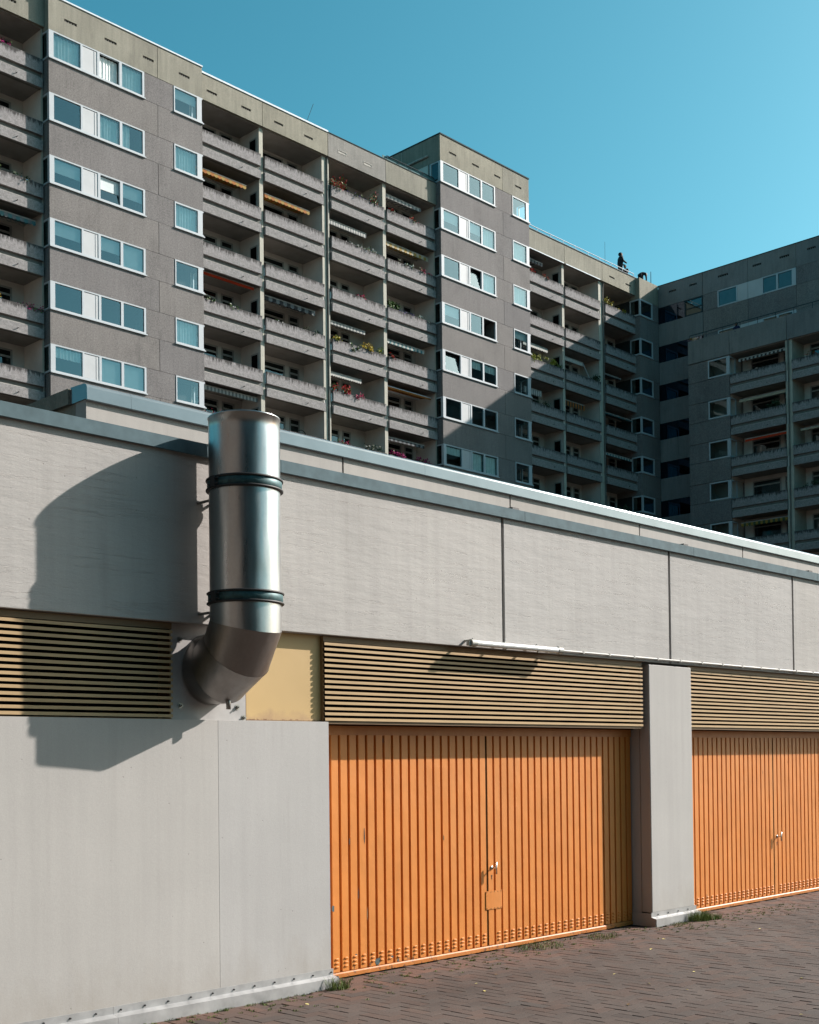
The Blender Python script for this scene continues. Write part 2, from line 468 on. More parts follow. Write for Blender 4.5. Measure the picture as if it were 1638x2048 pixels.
# ------------------------------------------------------------------ mesh helpers
class MB:
    def __init__(s):
        s.v, s.f, s.m = [], [], []
    def box(s, x0, x1, y0, y1, z0, z1, m=0):
        b = len(s.v)
        s.v += [(x0, y0, z0), (x1, y0, z0), (x1, y1, z0), (x0, y1, z0), (x0, y0, z1), (x1, y0, z1), (x1, y1, z1), (x0, y1, z1)]
        for q in ((0, 3, 2, 1), (4, 5, 6, 7), (0, 1, 5, 4), (1, 2, 6, 5), (2, 3, 7, 6), (3, 0, 4, 7)):
            s.f.append(tuple(b+i for i in q))
            s.m.append(m)
        return s
    def poly(s, pts, m=0):
        b = len(s.v)
        s.v += [tuple(p) for p in pts]
        s.f.append(tuple(range(b, b+len(pts))))
        s.m.append(m)
        return s
    def ext(s, prof, x0, x1, m=0):
        """extrude a closed (y, z) profile along x"""
        b, n = len(s.v), len(prof)
        s.v += [(x0, y, z) for y, z in prof] + [(x1, y, z) for y, z in prof]
        for i in range(n):
            j = (i+1) % n
            s.f.append((b+i, b+j, b+n+j, b+n+i)); s.m.append(m)
        s.f.append(tuple(b+i for i in reversed(range(n)))); s.m.append(m)
        s.f.append(tuple(b+n+i for i in range(n))); s.m.append(m)
        return s
    def extz(s, prof, z0, z1, m=0):
        """extrude a closed (x, y) profile along z"""
        b, n = len(s.v), len(prof)
        s.v += [(x, y, z0) for x, y in prof] + [(x, y, z1) for x, y in prof]
        for i in range(n):
            j = (i+1) % n
            s.f.append((b+i, b+j, b+n+j, b+n+i)); s.m.append(m)
        s.f.append(tuple(b+i for i in reversed(range(n)))); s.m.append(m)
        s.f.append(tuple(b+n+i for i in range(n))); s.m.append(m)
        return s
    def tube(s, p0, p1, r, n=12, m=0, r1=None, caps=True):
        p0, p1 = Vector(p0), Vector(p1)
        d = (p1-p0).normalized()
        a = d.cross(Vector((0, 0, 1)))
        if a.length < 1e-3:
            a = Vector((1, 0, 0))
        a.normalize()
        c = d.cross(a)
        b = len(s.v)
        for p, rr in ((p0, r), (p1, r if r1 is None else r1)):
            for i in range(n):
                t = 2*math.pi*i/n
                s.v.append(tuple(p + a*math.cos(t)*rr + c*math.sin(t)*rr))
        for i in range(n):
            j = (i+1) % n
            s.f.append((b+i, b+n+i, b+n+j, b+j)); s.m.append(m)
        if caps:
            s.f.append(tuple(b+i for i in range(n))); s.m.append(m)
            s.f.append(tuple(b+n+i for i in reversed(range(n)))); s.m.append(m)
        return s
    def rings(s, rings, m=0, closed=False):
        b = len(s.v)
        n = len(rings[0])
        for rg in rings:
            s.v += [tuple(p) for p in rg]
        for k in range(len(rings)-1):
            for i in range(n):
                j = (i+1) % n
                s.f.append((b+k*n+i, b+k*n+j, b+(k+1)*n+j, b+(k+1)*n+i)); s.m.append(m)
        if closed:
            s.f.append(tuple(b+i for i in reversed(range(n)))); s.m.append(m)
            s.f.append(tuple(b+(len(rings)-1)*n+i for i in range(n))); s.m.append(m)
        return s
    def mesh(s, name, mats, smooth=False):
        me = bpy.data.meshes.new(name)
        me.from_pydata(s.v, [], s.f)
        if not isinstance(mats, (list, tuple)):
            mats = [mats]
        for mt in mats:
            me.materials.append(M[mt] if isinstance(mt, str) else mt)
        if len(mats) > 1:
            me.polygons.foreach_set('material_index', s.m)
        if smooth:
            me.polygons.foreach_set('use_smooth', [True]*len(s.f))
        me.update()
        return me
    def build(s, name, mats, parent=None, smooth=False, loc=None):
        return link(name, s.mesh(name, mats, smooth), parent, loc)

def link(name, me, parent=None, loc=None, rot=None):
    o = bpy.data.objects.new(name, me)
    COL.objects.link(o)
    if parent is not None:
        o.parent = parent
    if loc is not None:
        o.location = loc
    if rot is not None:
        o.rotation_euler = rot
    return o

def tag(o, label=None, cat=None, group=None, kind=None):
    for k, v in (('label', label), ('category', cat), ('group', group), ('kind', kind)):
        if v:
            o[k] = v
    return o

def empty(name, loc=(0, 0, 0), rz=0, **kw):
    o = bpy.data.objects.new(name, None)
    o.empty_display_size = 0.2
    COL.objects.link(o)
    o.location = loc
    o.rotation_euler = (0, 0, rz)
    return tag(o, **kw)

def bevel(o, w=0.006, seg=2, ang=40):
    md = o.modifiers.new('bevel', 'BEVEL')
    md.width = w
    md.segments = seg
    md.limit_method = 'ANGLE'
    md.angle_limit = R(ang)
    return o

CACHE = {}
def part(name, key, fn, mats, parent, loc=(0, 0, 0), rot=None, smooth=False):
    """a part whose mesh is made once per key and shared"""
    key = (name,)+tuple(key)
    if key not in CACHE:
        mb = MB()
        fn(mb)
        CACHE[key] = mb.mesh(name, mats, smooth)
    return link(name, CACHE[key], parent, loc, rot)

# ------------------------------------------------------------------ ground
gm = MB().poly([(-400, -400, -0.05), (700, -400, -0.05), (700, 700, -0.05), (-400, 700, -0.05)])
tag(gm.build('ground', 'ground'), kind='structure')

pave = MB().poly([(-6, -20, -0.007), (40, -20, -0.007), (40, 7.5, -0.007), (-6, 7.5, -0.007)]).build('pavement', 'ground')
tag(pave, kind='structure')
PW = 0.1
def brick_mesh(mb, w, h, x=0, y=0, z=0, tilt=(0, 0)):
    gp, c = 0.0018, 0.0025
    x0, x1, y0, y1 = x+gp, x+w-gp, y+gp, y+h-gp
    b = len(mb.v)
    for (ax, ay, az) in ((x0, y0, -0.02), (x1, y0, -0.02), (x1, y1, -0.02), (x0, y1, -0.02),
                         (x0, y0, -c*0.8), (x1, y0, -c*0.8), (x1, y1, -c*0.8), (x0, y1, -c*0.8),
                         (x0+c, y0+c, 0), (x1-c, y0+c, 0), (x1-c, y1-c, 0), (x0+c, y1-c, 0)):
        mb.v.append((ax, ay, az+z+(ax-x)*tilt[0]+(ay-y)*tilt[1]))
    for k in (0, 4):
        for i in range(4):
            j = (i+1) % 4
            mb.f.append((b+k+i, b+k+j, b+k+4+j, b+k+4+i)); mb.m.append(0)
    mb.f.append((b+8, b+9, b+10, b+11)); mb.m.append(0)
cells = []
for i in range(-10, 260):
    for j in range(0, 74):
        mm = (i-j) % 4
        if mm not in (0, 3):
            continue
        w, h = (2, 1) if mm == 0 else (1, 2)
        x, y = i*PW, j*PW + 0.02
        cx, cy = x+w*PW/2, y+h*PW/2
        if cy > 7.33 or (cx < 6.5 and cy > 7.10) or (10.86 < cx < 11.76 and cy > 7.10):
            continue
        px, py = project((cx, cy, 0))
        if -260 < px < 1900 and 1500 < py < 2300:
            cells.append(((cx*cx+cy*cy), x, y, w, h, px, py))
cells.sort()
shown = [c for c in cells if -30 < c[5] < 1668 and c[6] < 2075]
first = shown[:300]
firstset = set(id(c) for c in first)
rest = [c for c in cells if id(c) not in firstset]
bm_h = MB(); brick_mesh(bm_h, 0.2, 0.1)
bm_v = MB(); brick_mesh(bm_v, 0.1, 0.2)
me_h, me_v = bm_h.mesh('brick', 'brick'), bm_v.mesh('brick', 'brick')
for c in first:
    link('brick', me_h if c[3] == 2 else me_v, pave, (c[1], c[2], random.uniform(-0.0022, 0.0015)),
         (random.uniform(-0.008, 0.008), random.uniform(-0.008, 0.008), random.uniform(-0.007, 0.007)))
rb = MB()
tints = []
for c in rest:
    n0 = len(rb.f)
    brick_mesh(rb, c[3]*PW, c[4]*PW, c[1], c[2], random.uniform(-0.0022, 0.0015),
               (random.uniform(-0.008, 0.008), random.uniform(-0.008, 0.008)))
    tints += [random.random()]*(len(rb.f)-n0)
ro = rb.build('brick_field', 'brick', pave)
ro['kind'] = 'stuff'
at = ro.data.attributes.new('tint', 'FLOAT', 'FACE')
at.data.foreach_set('value', tints)

# ------------------------------------------------------------------ garage building
YF, YW, YL, YC, YD = 7.13, 7.133, 7.165, 7.212, 7.364
ZS, ZL = 2.70, 2.03          # fascia underside, top of the low wall
gar = empty('garage_building', (8, 7.13, 0), label='low pale concrete garage building with orange doors, tan louvres and a stepped parapet', cat='garage')
GO = (-8, -7.13, 0)          # children keep world coordinates
def gpart(mb, name, mats, smooth=False, parent=None):
    return mb.build(name, mats, parent or gar, smooth, GO if parent is None else None)

# fascia panels
jx = [-1.0, 3.153, 5.872, 8.591, 11.308, 14.025, 16.742, 19.46, 22.18]
for a, b in zip(jx[:-1], jx[1:]):
    p = gpart(MB().box(a+0.017, b-0.017, YF, YF+0.22, ZS, 3.93), 'fascia_panel', 'fascia')
    bevel(p, 0.005, 2)
mb = MB()
for x in jx[1:-1]:
    mb.box(x-0.02, x+0.02, YF+0.018, YF+0.2, ZS+0.004, 3.925)
gpart(mb, 'joint_sealant', 'sealant')
# flashing on the fascia
fx = [-1.0, 3.2, 6.0, 8.875, 11.75, 14.625, 17.5, 20.4]
for a, b in zip(fx[:-1], fx[1:]):
    gpart(MB().ext([(7.098, 3.876), (7.106, 3.872), (7.13, 3.94), (7.5, 3.94), (7.5, 3.99), (7.10, 3.968)], a+0.002, b-0.002), 'flashing_strip', 'flash')
    gpart(MB().box(b-0.10, b-0.008, 7.16, 7.22, 3.972, 4.004), 'flashing_clip', 'rubber')
# roof slab between the two parapets, and garage mass
gpart(MB().box(-1, 22.2, YF+0.22, 9.3, 3.6, 3.86), 'roof_slab', 'roof')
gpart(MB().box(-1, 22.2, 7.9, 24, -0.02, 3.59), 'rear_mass', 'void')
# set back upper parapet
ux = [5.72, 8.71, 11.39, 14.09, 16.81, 19.5, 22.2]
for a, b in zip(ux[:-1], ux[1:]):
    gpart(MB().box(a+0.012, b-0.012, 9.33, 9.5, 3.7, 4.83), 'parapet_panel', 'parapet_up')
gpart(MB().box(5.75, 22.2, 9.345, 9.48, 3.72, 4.80), 'joint_sealant', 'sealant')
gpart(MB().box(5.735, 5.9, 9.51, 20, 3.7, 4.828), 'parapet_return', 'cap')
gpart(MB().box(5.92, 22.2, 9.52, 20, 3.7, 4.70), 'upper_roof', 'roof')
cx_ = [5.72, 6.16, 9.90, 13.85, 17.83, 22.2]
for i, (a, b) in enumerate(zip(cx_[:-1], cx_[1:])):
    o = gpart(MB().ext([(9.295, 4.823), (9.30, 4.815), (9.31, 4.823), (9.312, 4.83), (9.56, 4.83), (9.56, 4.975), (9.345, 4.966), (9.319, 4.957), (9.306, 4.945), (9.299, 4.928)], a+0.001, b-0.001), 'coping_strip', 'coping')
gpart(MB().box(5.70, 5.96, 9.57, 20, 4.829, 4.965), 'coping_return', 'cap')

# low wall left of the doors
for a, b in ((-1.0, 5.4245), (5.4258, 6.480)):
    bevel(gpart(MB().box(a, b, YW, 7.40, 0.135, ZL), 'low_wall', 'wall'), 0.0015, 2)
gpart(MB().box(-1, 6.47, YW+0.03, 7.39, -0.01, 0.14), 'wall_foot', 'sealant')
def skirting(x0, x1, yf, capx=True):
    mb = MB()
    mb.ext([(yf-0.004, 0.140), (yf-0.004, 0.092), (yf-0.062, 0.078), (yf-0.064, -0.004), (yf-0.060, -0.004), (yf-0.058, 0.075), (yf+0.0, 0.089), (yf+0.0, 0.140)], x0, x1)
    return mb
for a, b in ((-1.0, 2.3), (2.302, 4.55), (4.552, 6.50)):
    o = gpart(skirting(a, b, YW), 'metal_skirting', 'trough')
mb = MB()
mb.box(6.501, 6.505, 7.07, 7.36, -0.005, 0.085)
gpart(mb, 'metal_skirting', 'trough')
mb = MB()
x = 2.55
while x < 6.5:
    mb.tube((x, YW-0.004, 0.113), (x, YW-0.012, 0.113), 0.0065, 8)
    x += 0.187
o = gpart(mb, 'skirting_screws', 'rubber'); o['kind'] = 'stuff'
# pillars
def pillar(x0, x1):
    bevel(gpart(MB().box(x0, x1, YW, 7.258, 0.135, 2.675), 'pillar', 'wall'), 0.008, 2)
    gpart(MB().box(x0+0.004, x1-0.004, 7.262, 7.45, 0.0, ZS), 'pillar_jamb', 'wall')
    gpart(MB().box(x0+0.02, x1-0.02, YW+0.03, 7.2, -0.01, 0.14), 'pillar_foot', 'sealant')
    gpart(skirting(x0-0.02, x1+0.03, YW), 'metal_skirting', 'trough')
    gpart(MB().ext([(7.075, 0), (7.36, 0), (7.36, 0.13), (7.13, 0.13), (7.13, 0.092), (7.075, 0.08)], x0-0.026, x0-0.021), 'metal_skirting', 'wall')
pillar(10.905, 11.712)
pillar(16.10, 16.90)
mb = MB()
x = 11.0
while x < 11.72:
    mb.tube((x, YW-0.004, 0.113), (x, YW-0.012, 0.113), 0.0065, 8)
    x += 0.19
o = gpart(mb, 'skirting_screws', 'rubber'); o['kind'] = 'stuff'

# louvres: frame, 15 slats, black sheet behind painting the shade in the gaps
def louvre(x0, x1, lit=True, right_frame=True):
    L = MB()
    L.box(x0, x1, YL+0.012, YC+0.10, 2.652, ZS-0.003)
    L.box(x0, x1, YL+0.012, YC+0.10, ZL-0.012, ZL+0.006)
    L.box(x0, x0+0.012, YL+0.024, YC+0.12, ZL+0.006, 2.652)
    L.box(x1-0.012, x1, YL+0.024, YC+0.12, ZL+0.006, 2.652)
    fr = gpart(L, 'louvre', 'slatdark')
    MB().box(x0+0.012, x1-0.012, YC+0.115, YC+0.12, ZL, 2.66).build('louvre_backing', 'void', fr)
    for i in range(15):
        z = ZL+0.0125+i*0.0415
        prof = [(YL, z), (YL, z+0.0205), (YL+0.034, z+0.024), (YL+0.034, z+0.0222), (YL+0.003, z+0.0185), (YL+0.003, z)]
        MB().ext(prof, x0+0.002, x1-0.002).build('slat', 'slat', fr, loc=(0, random.uniform(-0.0012, 0.0012), random.uniform(-0.0016, 0.0016)))
    return fr
louvre(0.6, 5.068)
louvre(6.474, 10.84)
louvre(11.72, 16.09)
gpart(MB().box(-1, 22, 7.34, 7.36, ZL-0.02, ZS), 'louvre_void', 'void')

# cream infill panel and the steel plate the duct comes through
o = gpart(MB().box(5.742, 6.472, YC, YC+0.01, ZL, ZS), 'cream_panel', 'cream')
gpart(MB().box(5.733, 5.741, YC-0.003, YC+0.02, ZL, ZS), 'panel_trim', 'slatdark')
gpart(MB().box(5.742, 6.47, YC-0.004, YC-0.001, ZL, ZL+0.010), 'rust_strip', 'slatdark')

# garage doors
def garage_door(x0, x1, mid, marks):
    n = int(round((x1-x0)/0.1))
    pw = (x1-x0)/n
    base = MB().box(x0, x1, YD+0.022, YD+0.04, 0.03, 2.02)
    base.box(x0, x1, YD-0.004, YD+0.022, 1.935, 2.02)
    base.box(mid-0.003, mid+0.004, YD+0.012, YD+0.022, 0.06, 1.93)
    d = gpart(base, 'garage_door', 'darkorange')
    for i in range(n):
        xa = x0+i*pw
        def rib(mb):
            mb.extz([(0.008, 0.022), (0.015, 0.0), (pw-0.013, 0.0), (pw-0.006, 0.022)], 0.05, 1.935)
        part('rib', (round(pw, 5),), rib, 'orange', d, (xa, YD, 0))
    bmp = MB()
    def bump_at(xc, z):
        n_ = 8
        a, b = 0.024, 0.0095
        rg = []
        for s_, h in ((1.0, 0.0), (0.85, 0.006), (0.5, 0.009)):
            rg.append([(xc+a*s_*math.cos(t)*(1 if abs(math.cos(t)) > .5 else 1.1), YD-h, z+b*s_*math.sin(t)) for t in [2*math.pi*k/n_ for k in range(n_)]])
        bmp.rings(rg)
        bmp.poly([rg[-1][k] for k in range(n_)])
    for i in range(n):
        xa = x0+i*pw
        if abs(xa+pw*0.5-mid) < pw*0.6:
            continue
        for k in range(3):
            bump_at(xa+pw*0.53, 0.090+k*0.031+random.uniform(-.001, .001))
    xs_ = x0+math.floor((mid-x0)/pw)*pw
    MB().box(xs_-0.011, xs_+0.012, YD+0.004, YD+0.021, 0.05, 1.934).build('leaf_seam', 'seam', d)
    o = bmp.build('vent_bumps', 'orange', d, smooth=False)
    o['kind'] = 'stuff'
    MB().ext([(YD-0.014, 0.006), (YD+0.03, 0.006), (YD+0.03, 0.045), (YD-0.006, 0.045), (YD-0.014, 0.036)], x0, x1).build('bottom_rail', 'darkorange', d)
    # swing handle with rose, keyhole, and chips in the paint
    h = MB()
    h.tube((mid+0.0, YD, 0.745), (mid+0.0, YD-0.055, 0.745), 0.007, 10)
    h.tube((mid+0.0, YD+0.001, 0.745), (mid+0.0, YD-0.006, 0.745), 0.019, 14)
    h.tube((mid-0.000, YD-0.056, 0.69), (mid+0.0, YD-0.056, 0.80), 0.0085, 10)
    h.build('handle', 'chrome', d, smooth=True)
    k = MB()
    k.tube((mid, YD+0.001, 0.672), (mid, YD-0.0025, 0.672), 0.008, 10)
    k.box(mid-0.003, mid+0.003, YD-0.0022, YD+0.001, 0.640, 0.672)
    k.build('keyhole', 'rubber', d)
    for (xa, xb, za, zb, mt) in marks:
        c = MB()
        n_ = 9
        xc, zc = (xa+xb)/2, (za+zb)/2
        pts = []
        for q in range(n_):
            t = 2*math.pi*q/n_
            rr = random.uniform(0.65, 1.15)
            pts.append((xc+(xb-xa)/2*math.cos(t)*rr, YD-0.0015, zc+(zb-za)/2*math.sin(t)*rr))
        c.poly(list(reversed(pts)))
        c.build('paint_chip', mt, d)
    return d
marks1 = [(7.063, 7.076, 1.045, 1.185, 'rubber'), (6.900, 6.910, 1.05, 1.115, 'rubber'), (6.99, 7.0, 0.60, 0.70, 'rubber'),
          (6.703, 6.735, 0.525, 0.585, 'barepatch'), (7.165, 7.25, 0.052, 0.108, 'barepatch'), (6.95, 6.98, 0.155, 0.17, 'barepatch'),
          (7.36, 7.39, 0.085, 0.11, 'barepatch'), (7.43, 7.46, 0.05, 0.075, 'barepatch'), (7.29, 7.30, 1.86, 1.92, 'rubber'),
          (7.09, 7.10, 0.4, 0.55, 'slatdark'), (8.02, 8.03, 1.02, 1.08, 'slatdark'), (8.07, 8.085, 0.055, 0.08, 'barepatch')]
d1 = garage_door(6.50, 10.90, 8.66, marks1)
pp = MB().box(8.573, 8.793, YD-0.006, YD-0.003, 0.372, 0.536)
pp.build('cover_plate', 'orange', d1)
sc_ = MB()
for xx in (8.585, 8.64, 8.69, 8.735, 8.782):
    for zz in (0.381, 0.527):
        sc_.tube((xx, YD-0.006, zz), (xx, YD-0.009, zz), 0.0035, 6)
sc_.build('plate_screws', 'slatdark', d1)['kind'] = 'stuff'
d2 = garage_door(11.72, 16.10, 13.985, [(12.35, 12.36, 0.15, 0.19, 'barepatch'), (13.66, 13.665, 1.5, 1.55, 'rubber'), (14.28, 14.286, 1.62, 1.66, 'rubber'), (14.8, 14.805, 0.9, 0.93, 'rubber')])
gpart(MB().box(-1, 22, YD+0.041, YD+0.10, -0.01, ZS), 'door_backing', 'void')

# ------------------------------------------------------------------ steel duct
AX, AY, RD = 5.414, 6.795, 0.2455
duct = empty('steel_duct', (AX, AY, 2.03), label='large round stainless steel vent pipe with mitred elbow rising in front of the garage fascia', cat='vent pipe')
DO = (-AX, -AY, -2.03)
ZH = 2.388
RB = 0.385
zc = ZH+RB
yc = AY+RB
NS = 128
def ring(p, nrm, axis, r):
    """circle of radius r about axis through p, cut by the plane with normal nrm"""
    ax = Vector(axis).normalized()
    e1 = Vector((1, 0, 0))
    e2 = ax.cross(e1)
    out = []
    for i in range(NS):
        t = 2*math.pi*i/NS
        q = Vector(p) + e1*math.cos(t)*r + e2*math.sin(t)*r
        k = (Vector(p)-q).dot(nrm)/ax.dot(nrm)
        out.append(q+ax*k)
    return out
def av(theta):
    rr = RB/math.cos(R(15))
    return Vector((AX, yc - rr*math.cos(R(theta)), zc - rr*math.sin(R(theta))))
dirs = [Vector((0, 0, -1)), Vector((0, math.sin(R(30)), -math.cos(R(30)))), Vector((0, math.sin(R(60)), -math.cos(R(60)))), Vector((0, 1, 0))]
nodes = [av(15), av(45), av(75)]
def miter(i):
    return (dirs[i]+dirs[i+1]).normalized()
def seg(name, rings_, mat):
    o = MB().rings(rings_).build(name, mat, duct, True, DO)
    return o
def vring(z, r):
    return [Vector((AX+r*math.cos(2*math.pi*i/NS), AY+r*math.sin(2*math.pi*i/NS), z)) for i in range(NS)]
ZT, ZB1, ZB2 = 4.098, 3.63, 2.852
# upper length with rolled rim and inner wall
def wob(z):
    return 1+0.0016*math.sin(z*9)
seg('pipe_section', [vring(ZB1, RD)] + [vring(ZB1+(ZT-0.012-ZB1)*k/6, RD) for k in range(1, 7)] + [vring(ZT-0.010, RD+0.004), vring(ZT-0.004, RD+0.005), vring(ZT, RD+0.002), vring(ZT, RD-0.004), vring(3.2, RD-0.004)], 'steel')
def dring(z):
    out = []
    for i in range(NS):
        t = 2*math.pi*i/NS
        d = 0.0
        for (t0, z0, wt, wz, dp) in ((-1.42, 3.34, 0.09, 0.05, 0.002), (-1.50, 3.48, 0.03, 0.12, 0.0016), (-1.25, 3.27, 0.14, 0.035, -0.0012), (-2.6, 3.1, 0.2, 0.15, 0.003), (-1.9, 3.0, 0.3, 0.08, 0.002)):
            dt = math.atan2(math.sin(t-t0), math.cos(t-t0))
            d += dp*math.exp(-(dt/wt)**2-((z-z0)/wz)**2)
        out.append(Vector((AX+(RD-d)*math.cos(t), AY+(RD-d)*math.sin(t), z)))
    return out
seg('pipe_section', [dring(ZB2+(ZB1-ZB2)*k/40) for k in range(41)], 'steel')
low = [ring((AX, AY, ZB2), dirs[0], dirs[0], RD), ring((AX, AY, ZB2-0.1), dirs[0], dirs[0], RD), ring(nodes[0], miter(0), dirs[0], RD)]
seg('pipe_section', low, 'steel')
seg('elbow_segment', [ring(nodes[0], miter(0), dirs[1], RD*1.004), ring((nodes[0]+nodes[1])/2, dirs[1], dirs[1], RD*1.0), ring(nodes[1], miter(1), dirs[1], RD*1.0)], 'steel_dull')
seg('elbow_segment', [ring(nodes[1], miter(1), dirs[2], RD*1.006), ring((nodes[1]+nodes[2])/2, dirs[2], dirs[2], RD), ring(nodes[2], miter(2), dirs[2], RD)], 'steel_dull')
seg('elbow_segment', [ring(nodes[2], miter(2), dirs[3], RD*1.004), ring((AX, YC, ZH), dirs[3], dirs[3], RD)], 'steel_dull')
for zb in (ZB1, ZB2):
    bd = MB().rings([vring(zb-0.029, RD), vring(zb-0.029, RD+0.012), vring(zb+0.029, RD+0.012), vring(zb+0.029, RD)]).build('clamp_band', 'band', duct, True, DO)
    bevel(bd, 0.001, 1)
    for dz in (-0.034, 0.034):
        MB().rings([vring(zb+dz-0.008, RD), vring(zb+dz-0.008, RD+0.015), vring(zb+dz-0.004, RD+0.021), vring(zb+dz+0.004, RD+0.021), vring(zb+dz+0.008, RD+0.015), vring(zb+dz+0.008, RD)]).build('band_lip', 'rubber', bd, True)
    c = MB()
    c.box(AX-RD-0.035, AX-RD-0.008, AY-0.03, AY+0.02, zb-0.035, zb+0.035)
    c.tube((AX-RD-0.026, AY-0.06, zb+0.018), (AX-RD-0.026, AY+0.05, zb+0.018), 0.006, 8)
    c.tube((AX-RD-0.026, AY-0.06, zb-0.018), (AX-RD-0.026, AY+0.05, zb-0.018), 0.006, 8)
    c.build('clamp_lug', 'rubber', bd)
    c = MB()
    c.tube((AX-0.05, AY+0.2, zb-0.085), (AX-0.05, YF, zb-0.085), 0.011, 10)
    c.tube((AX-0.15, AY+0.15, zb-0.085), (AX-0.15, YF, zb-0.085), 0.010, 10)
    c.build('wall_bracket', 'bolt', duct, False, DO)
MB().rings([ring((AX, YC-0.02, ZH), dirs[3], dirs[3], RD+0.004), ring((AX, YC-0.008, ZH), dirs[3], dirs[3], RD+0.008), ring((AX, YC-0.006, ZH), dirs[3], dirs[3], RD+0.0)]).build('wall_collar', 'plate', duct, True, DO)
pl = MB().box(5.078, 5.732, YC-0.006, YC+0.01, ZL, ZS-0.002)
plo = pl.build('mounting_plate', 'plate', duct, False, DO)
for (bx, bz) in ((5.655, 2.128), (5.712, 2.052), (5.155, 2.592), (5.156, 2.130), (5.69, 2.60)):
    b = MB()
    b.tube((bx, YC-0.006, bz), (bx, YC-0.009, bz), 0.022, 14)
    b.tube((bx, YC-0.009, bz), (bx, YC-0.022, bz), 0.013, 6)
    b.tube((bx, YC-0.022, bz), (bx, YC-0.034, bz), 0.006, 8)
    b.build('bolt', 'bolt', plo)
MB().tube((AX-0.005, 6.99, 2.19), (AX-0.005, 6.99, 2.10), 0.017, 14).build('drain_stub', 'bolt', duct, True, DO)

# ------------------------------------------------------------------ strip lamp and conduit
lamp = empty('strip_lamp', (8.66, 7.04, 2.74), label='long white fluorescent strip lamp under the fascia edge above the louvres', cat='lamp')
LO = (-8.66, -7.04, -2.74)
zl = 2.722
MB().tube((8.09, 7.03, zl), (9.25, 7.03, zl), 0.026, 24).build('lamp_tube', 'lampwhite', lamp, False, LO)
mb = MB()
for x0_, x1_ in ((8.025, 8.095), (9.24, 9.305)):
    mb.tube((x0_, 7.03, zl), (x1_, 7.03, zl), 0.031, 16)
mb.build('end_cap', ['lampgrey'], lamp, False, LO)
mb = MB()
mb.box(8.035, 9.30, 7.052, 7.085, zl-0.018, zl+0.018)
mb.build('lamp_body', 'lampwhite', lamp, False, LO)
mb = MB()
for xx in (8.07, 8.5, 8.95, 9.27):
    mb.box(xx-0.012, xx+0.012, 7.03, 7.13, zl+0.019, zl+0.032)
    mb.tube((xx, 7.045, zl+0.02), (xx, 7.045, zl+0.042), 0.006, 8)
    mb.box(xx-0.006, xx+0.006, 7.02, 7.04, zl-0.036, zl-0.026)
mb.box(8.0, 8.03, 7.02, 7.05, zl-0.025, zl+0.012)
mb.build('mounting_clips', 'lampgrey', lamp, False, LO)['kind'] = 'stuff'
con = MB().tube((9.305, 7.112, 2.733), (22, 7.114, 2.733), 0.010, 14).build('conduit', 'conduit', None, False)
tag(con, 'thin off-white cable conduit running along the lower edge of the concrete fascia', 'pipe')
mb = MB()
x = 9.75
while x < 21:
    mb.box(x-0.010, x+0.010, 7.101, 7.129, 2.720, 2.7455)
    x += 0.43
mb.build('conduit_clips', 'conduit', con)['kind'] = 'stuff'

# ------------------------------------------------------------------ apartment building A (long slab)
S0, ST = 33.31, 2.835
def S(k):
    return S0-ST*k
ZR = 36.15
A = empty('apartment_building', (50, 50, 0), label='long weathered concrete apartment block with balconies and two projecting window towers', cat='apartment block')
AO = Vector((-50, 0, 0))
def apt(mb, name, mats, parent=None, smooth=False, P=None, O=None):
    P = P or A
    O = O if O is not None else AO
    return mb.build(name, mats, parent or P, smooth, None if parent else O)

def holed(mb, x0, x1, y0, y1, z0, z1, holes, hz0, hz1):
    mb.box(x0, x1, y0, y1, z0, hz0)
    mb.box(x0, x1, y0, y1, hz1, z1)
    xs = [x0]
    for a, b in holes:
        xs += [a, b]
    xs.append(x1)
    for i in range(0, len(xs), 2):
        mb.box(xs[i], xs[i+1], y0, y1, hz0, hz1)
    return mb
def slot_inner(mb, a, b, z0, z1, y):
    mb.box(a, b, y+0.11, y+0.115, z0, z1)

def vent_teeth(P, O, holes, z0, z1, y, light=False):
    for a, b in holes:
        mb = MB()
        mb.box(a, b, y+0.075, y+0.08, z0, z1, 1)
        for i in range(4):
            c = a+(b-a)*(i+0.7)/4.6
            mb.box(c-0.022, c+0.022, y+0.03, y+0.075, z0, z0+(z1-z0)*0.75, 0)
        if light:
            mb.box(a-0.03, b+0.03, y-0.012, y+0.0, z1, z1+0.03, 2); mb.box(a-0.03, b+0.03, y-0.012, y+0.0, z0-0.03, z0, 2)
            mb.box(a-0.03, a, y-0.012, y+0.0, z0, z1, 2); mb.box(b, b+0.03, y-0.012, y+0.0, z0, z1, 2)
            mb.box(a, b, y+0.01, y+0.02, z0, z1, 2)
        apt(mb, 'vent_slot', ['recess', 'void', 'ledge'], None, False, P, O)

GL = [(0.24, 1.61), (2.61, 3.67), (3.81, 4.94)]
WH = 1.27
def curtain_mesh(mb, w, z0, z1, amp=0.02):
    n = max(6, int(w/0.05))
    pts = []
    for i in range(n+1):
        x = w*i/n
        pts.append((x, amp*math.sin(i*1.9)+amp*0.5*math.sin(i*0.7)))
    for i in range(n):
        (xa, ya), (xb, yb) = pts[i], pts[i+1]
        mb.poly([(xa, ya, z0), (xb, yb, z0), (xb, yb, z1), (xa, ya, z1)])

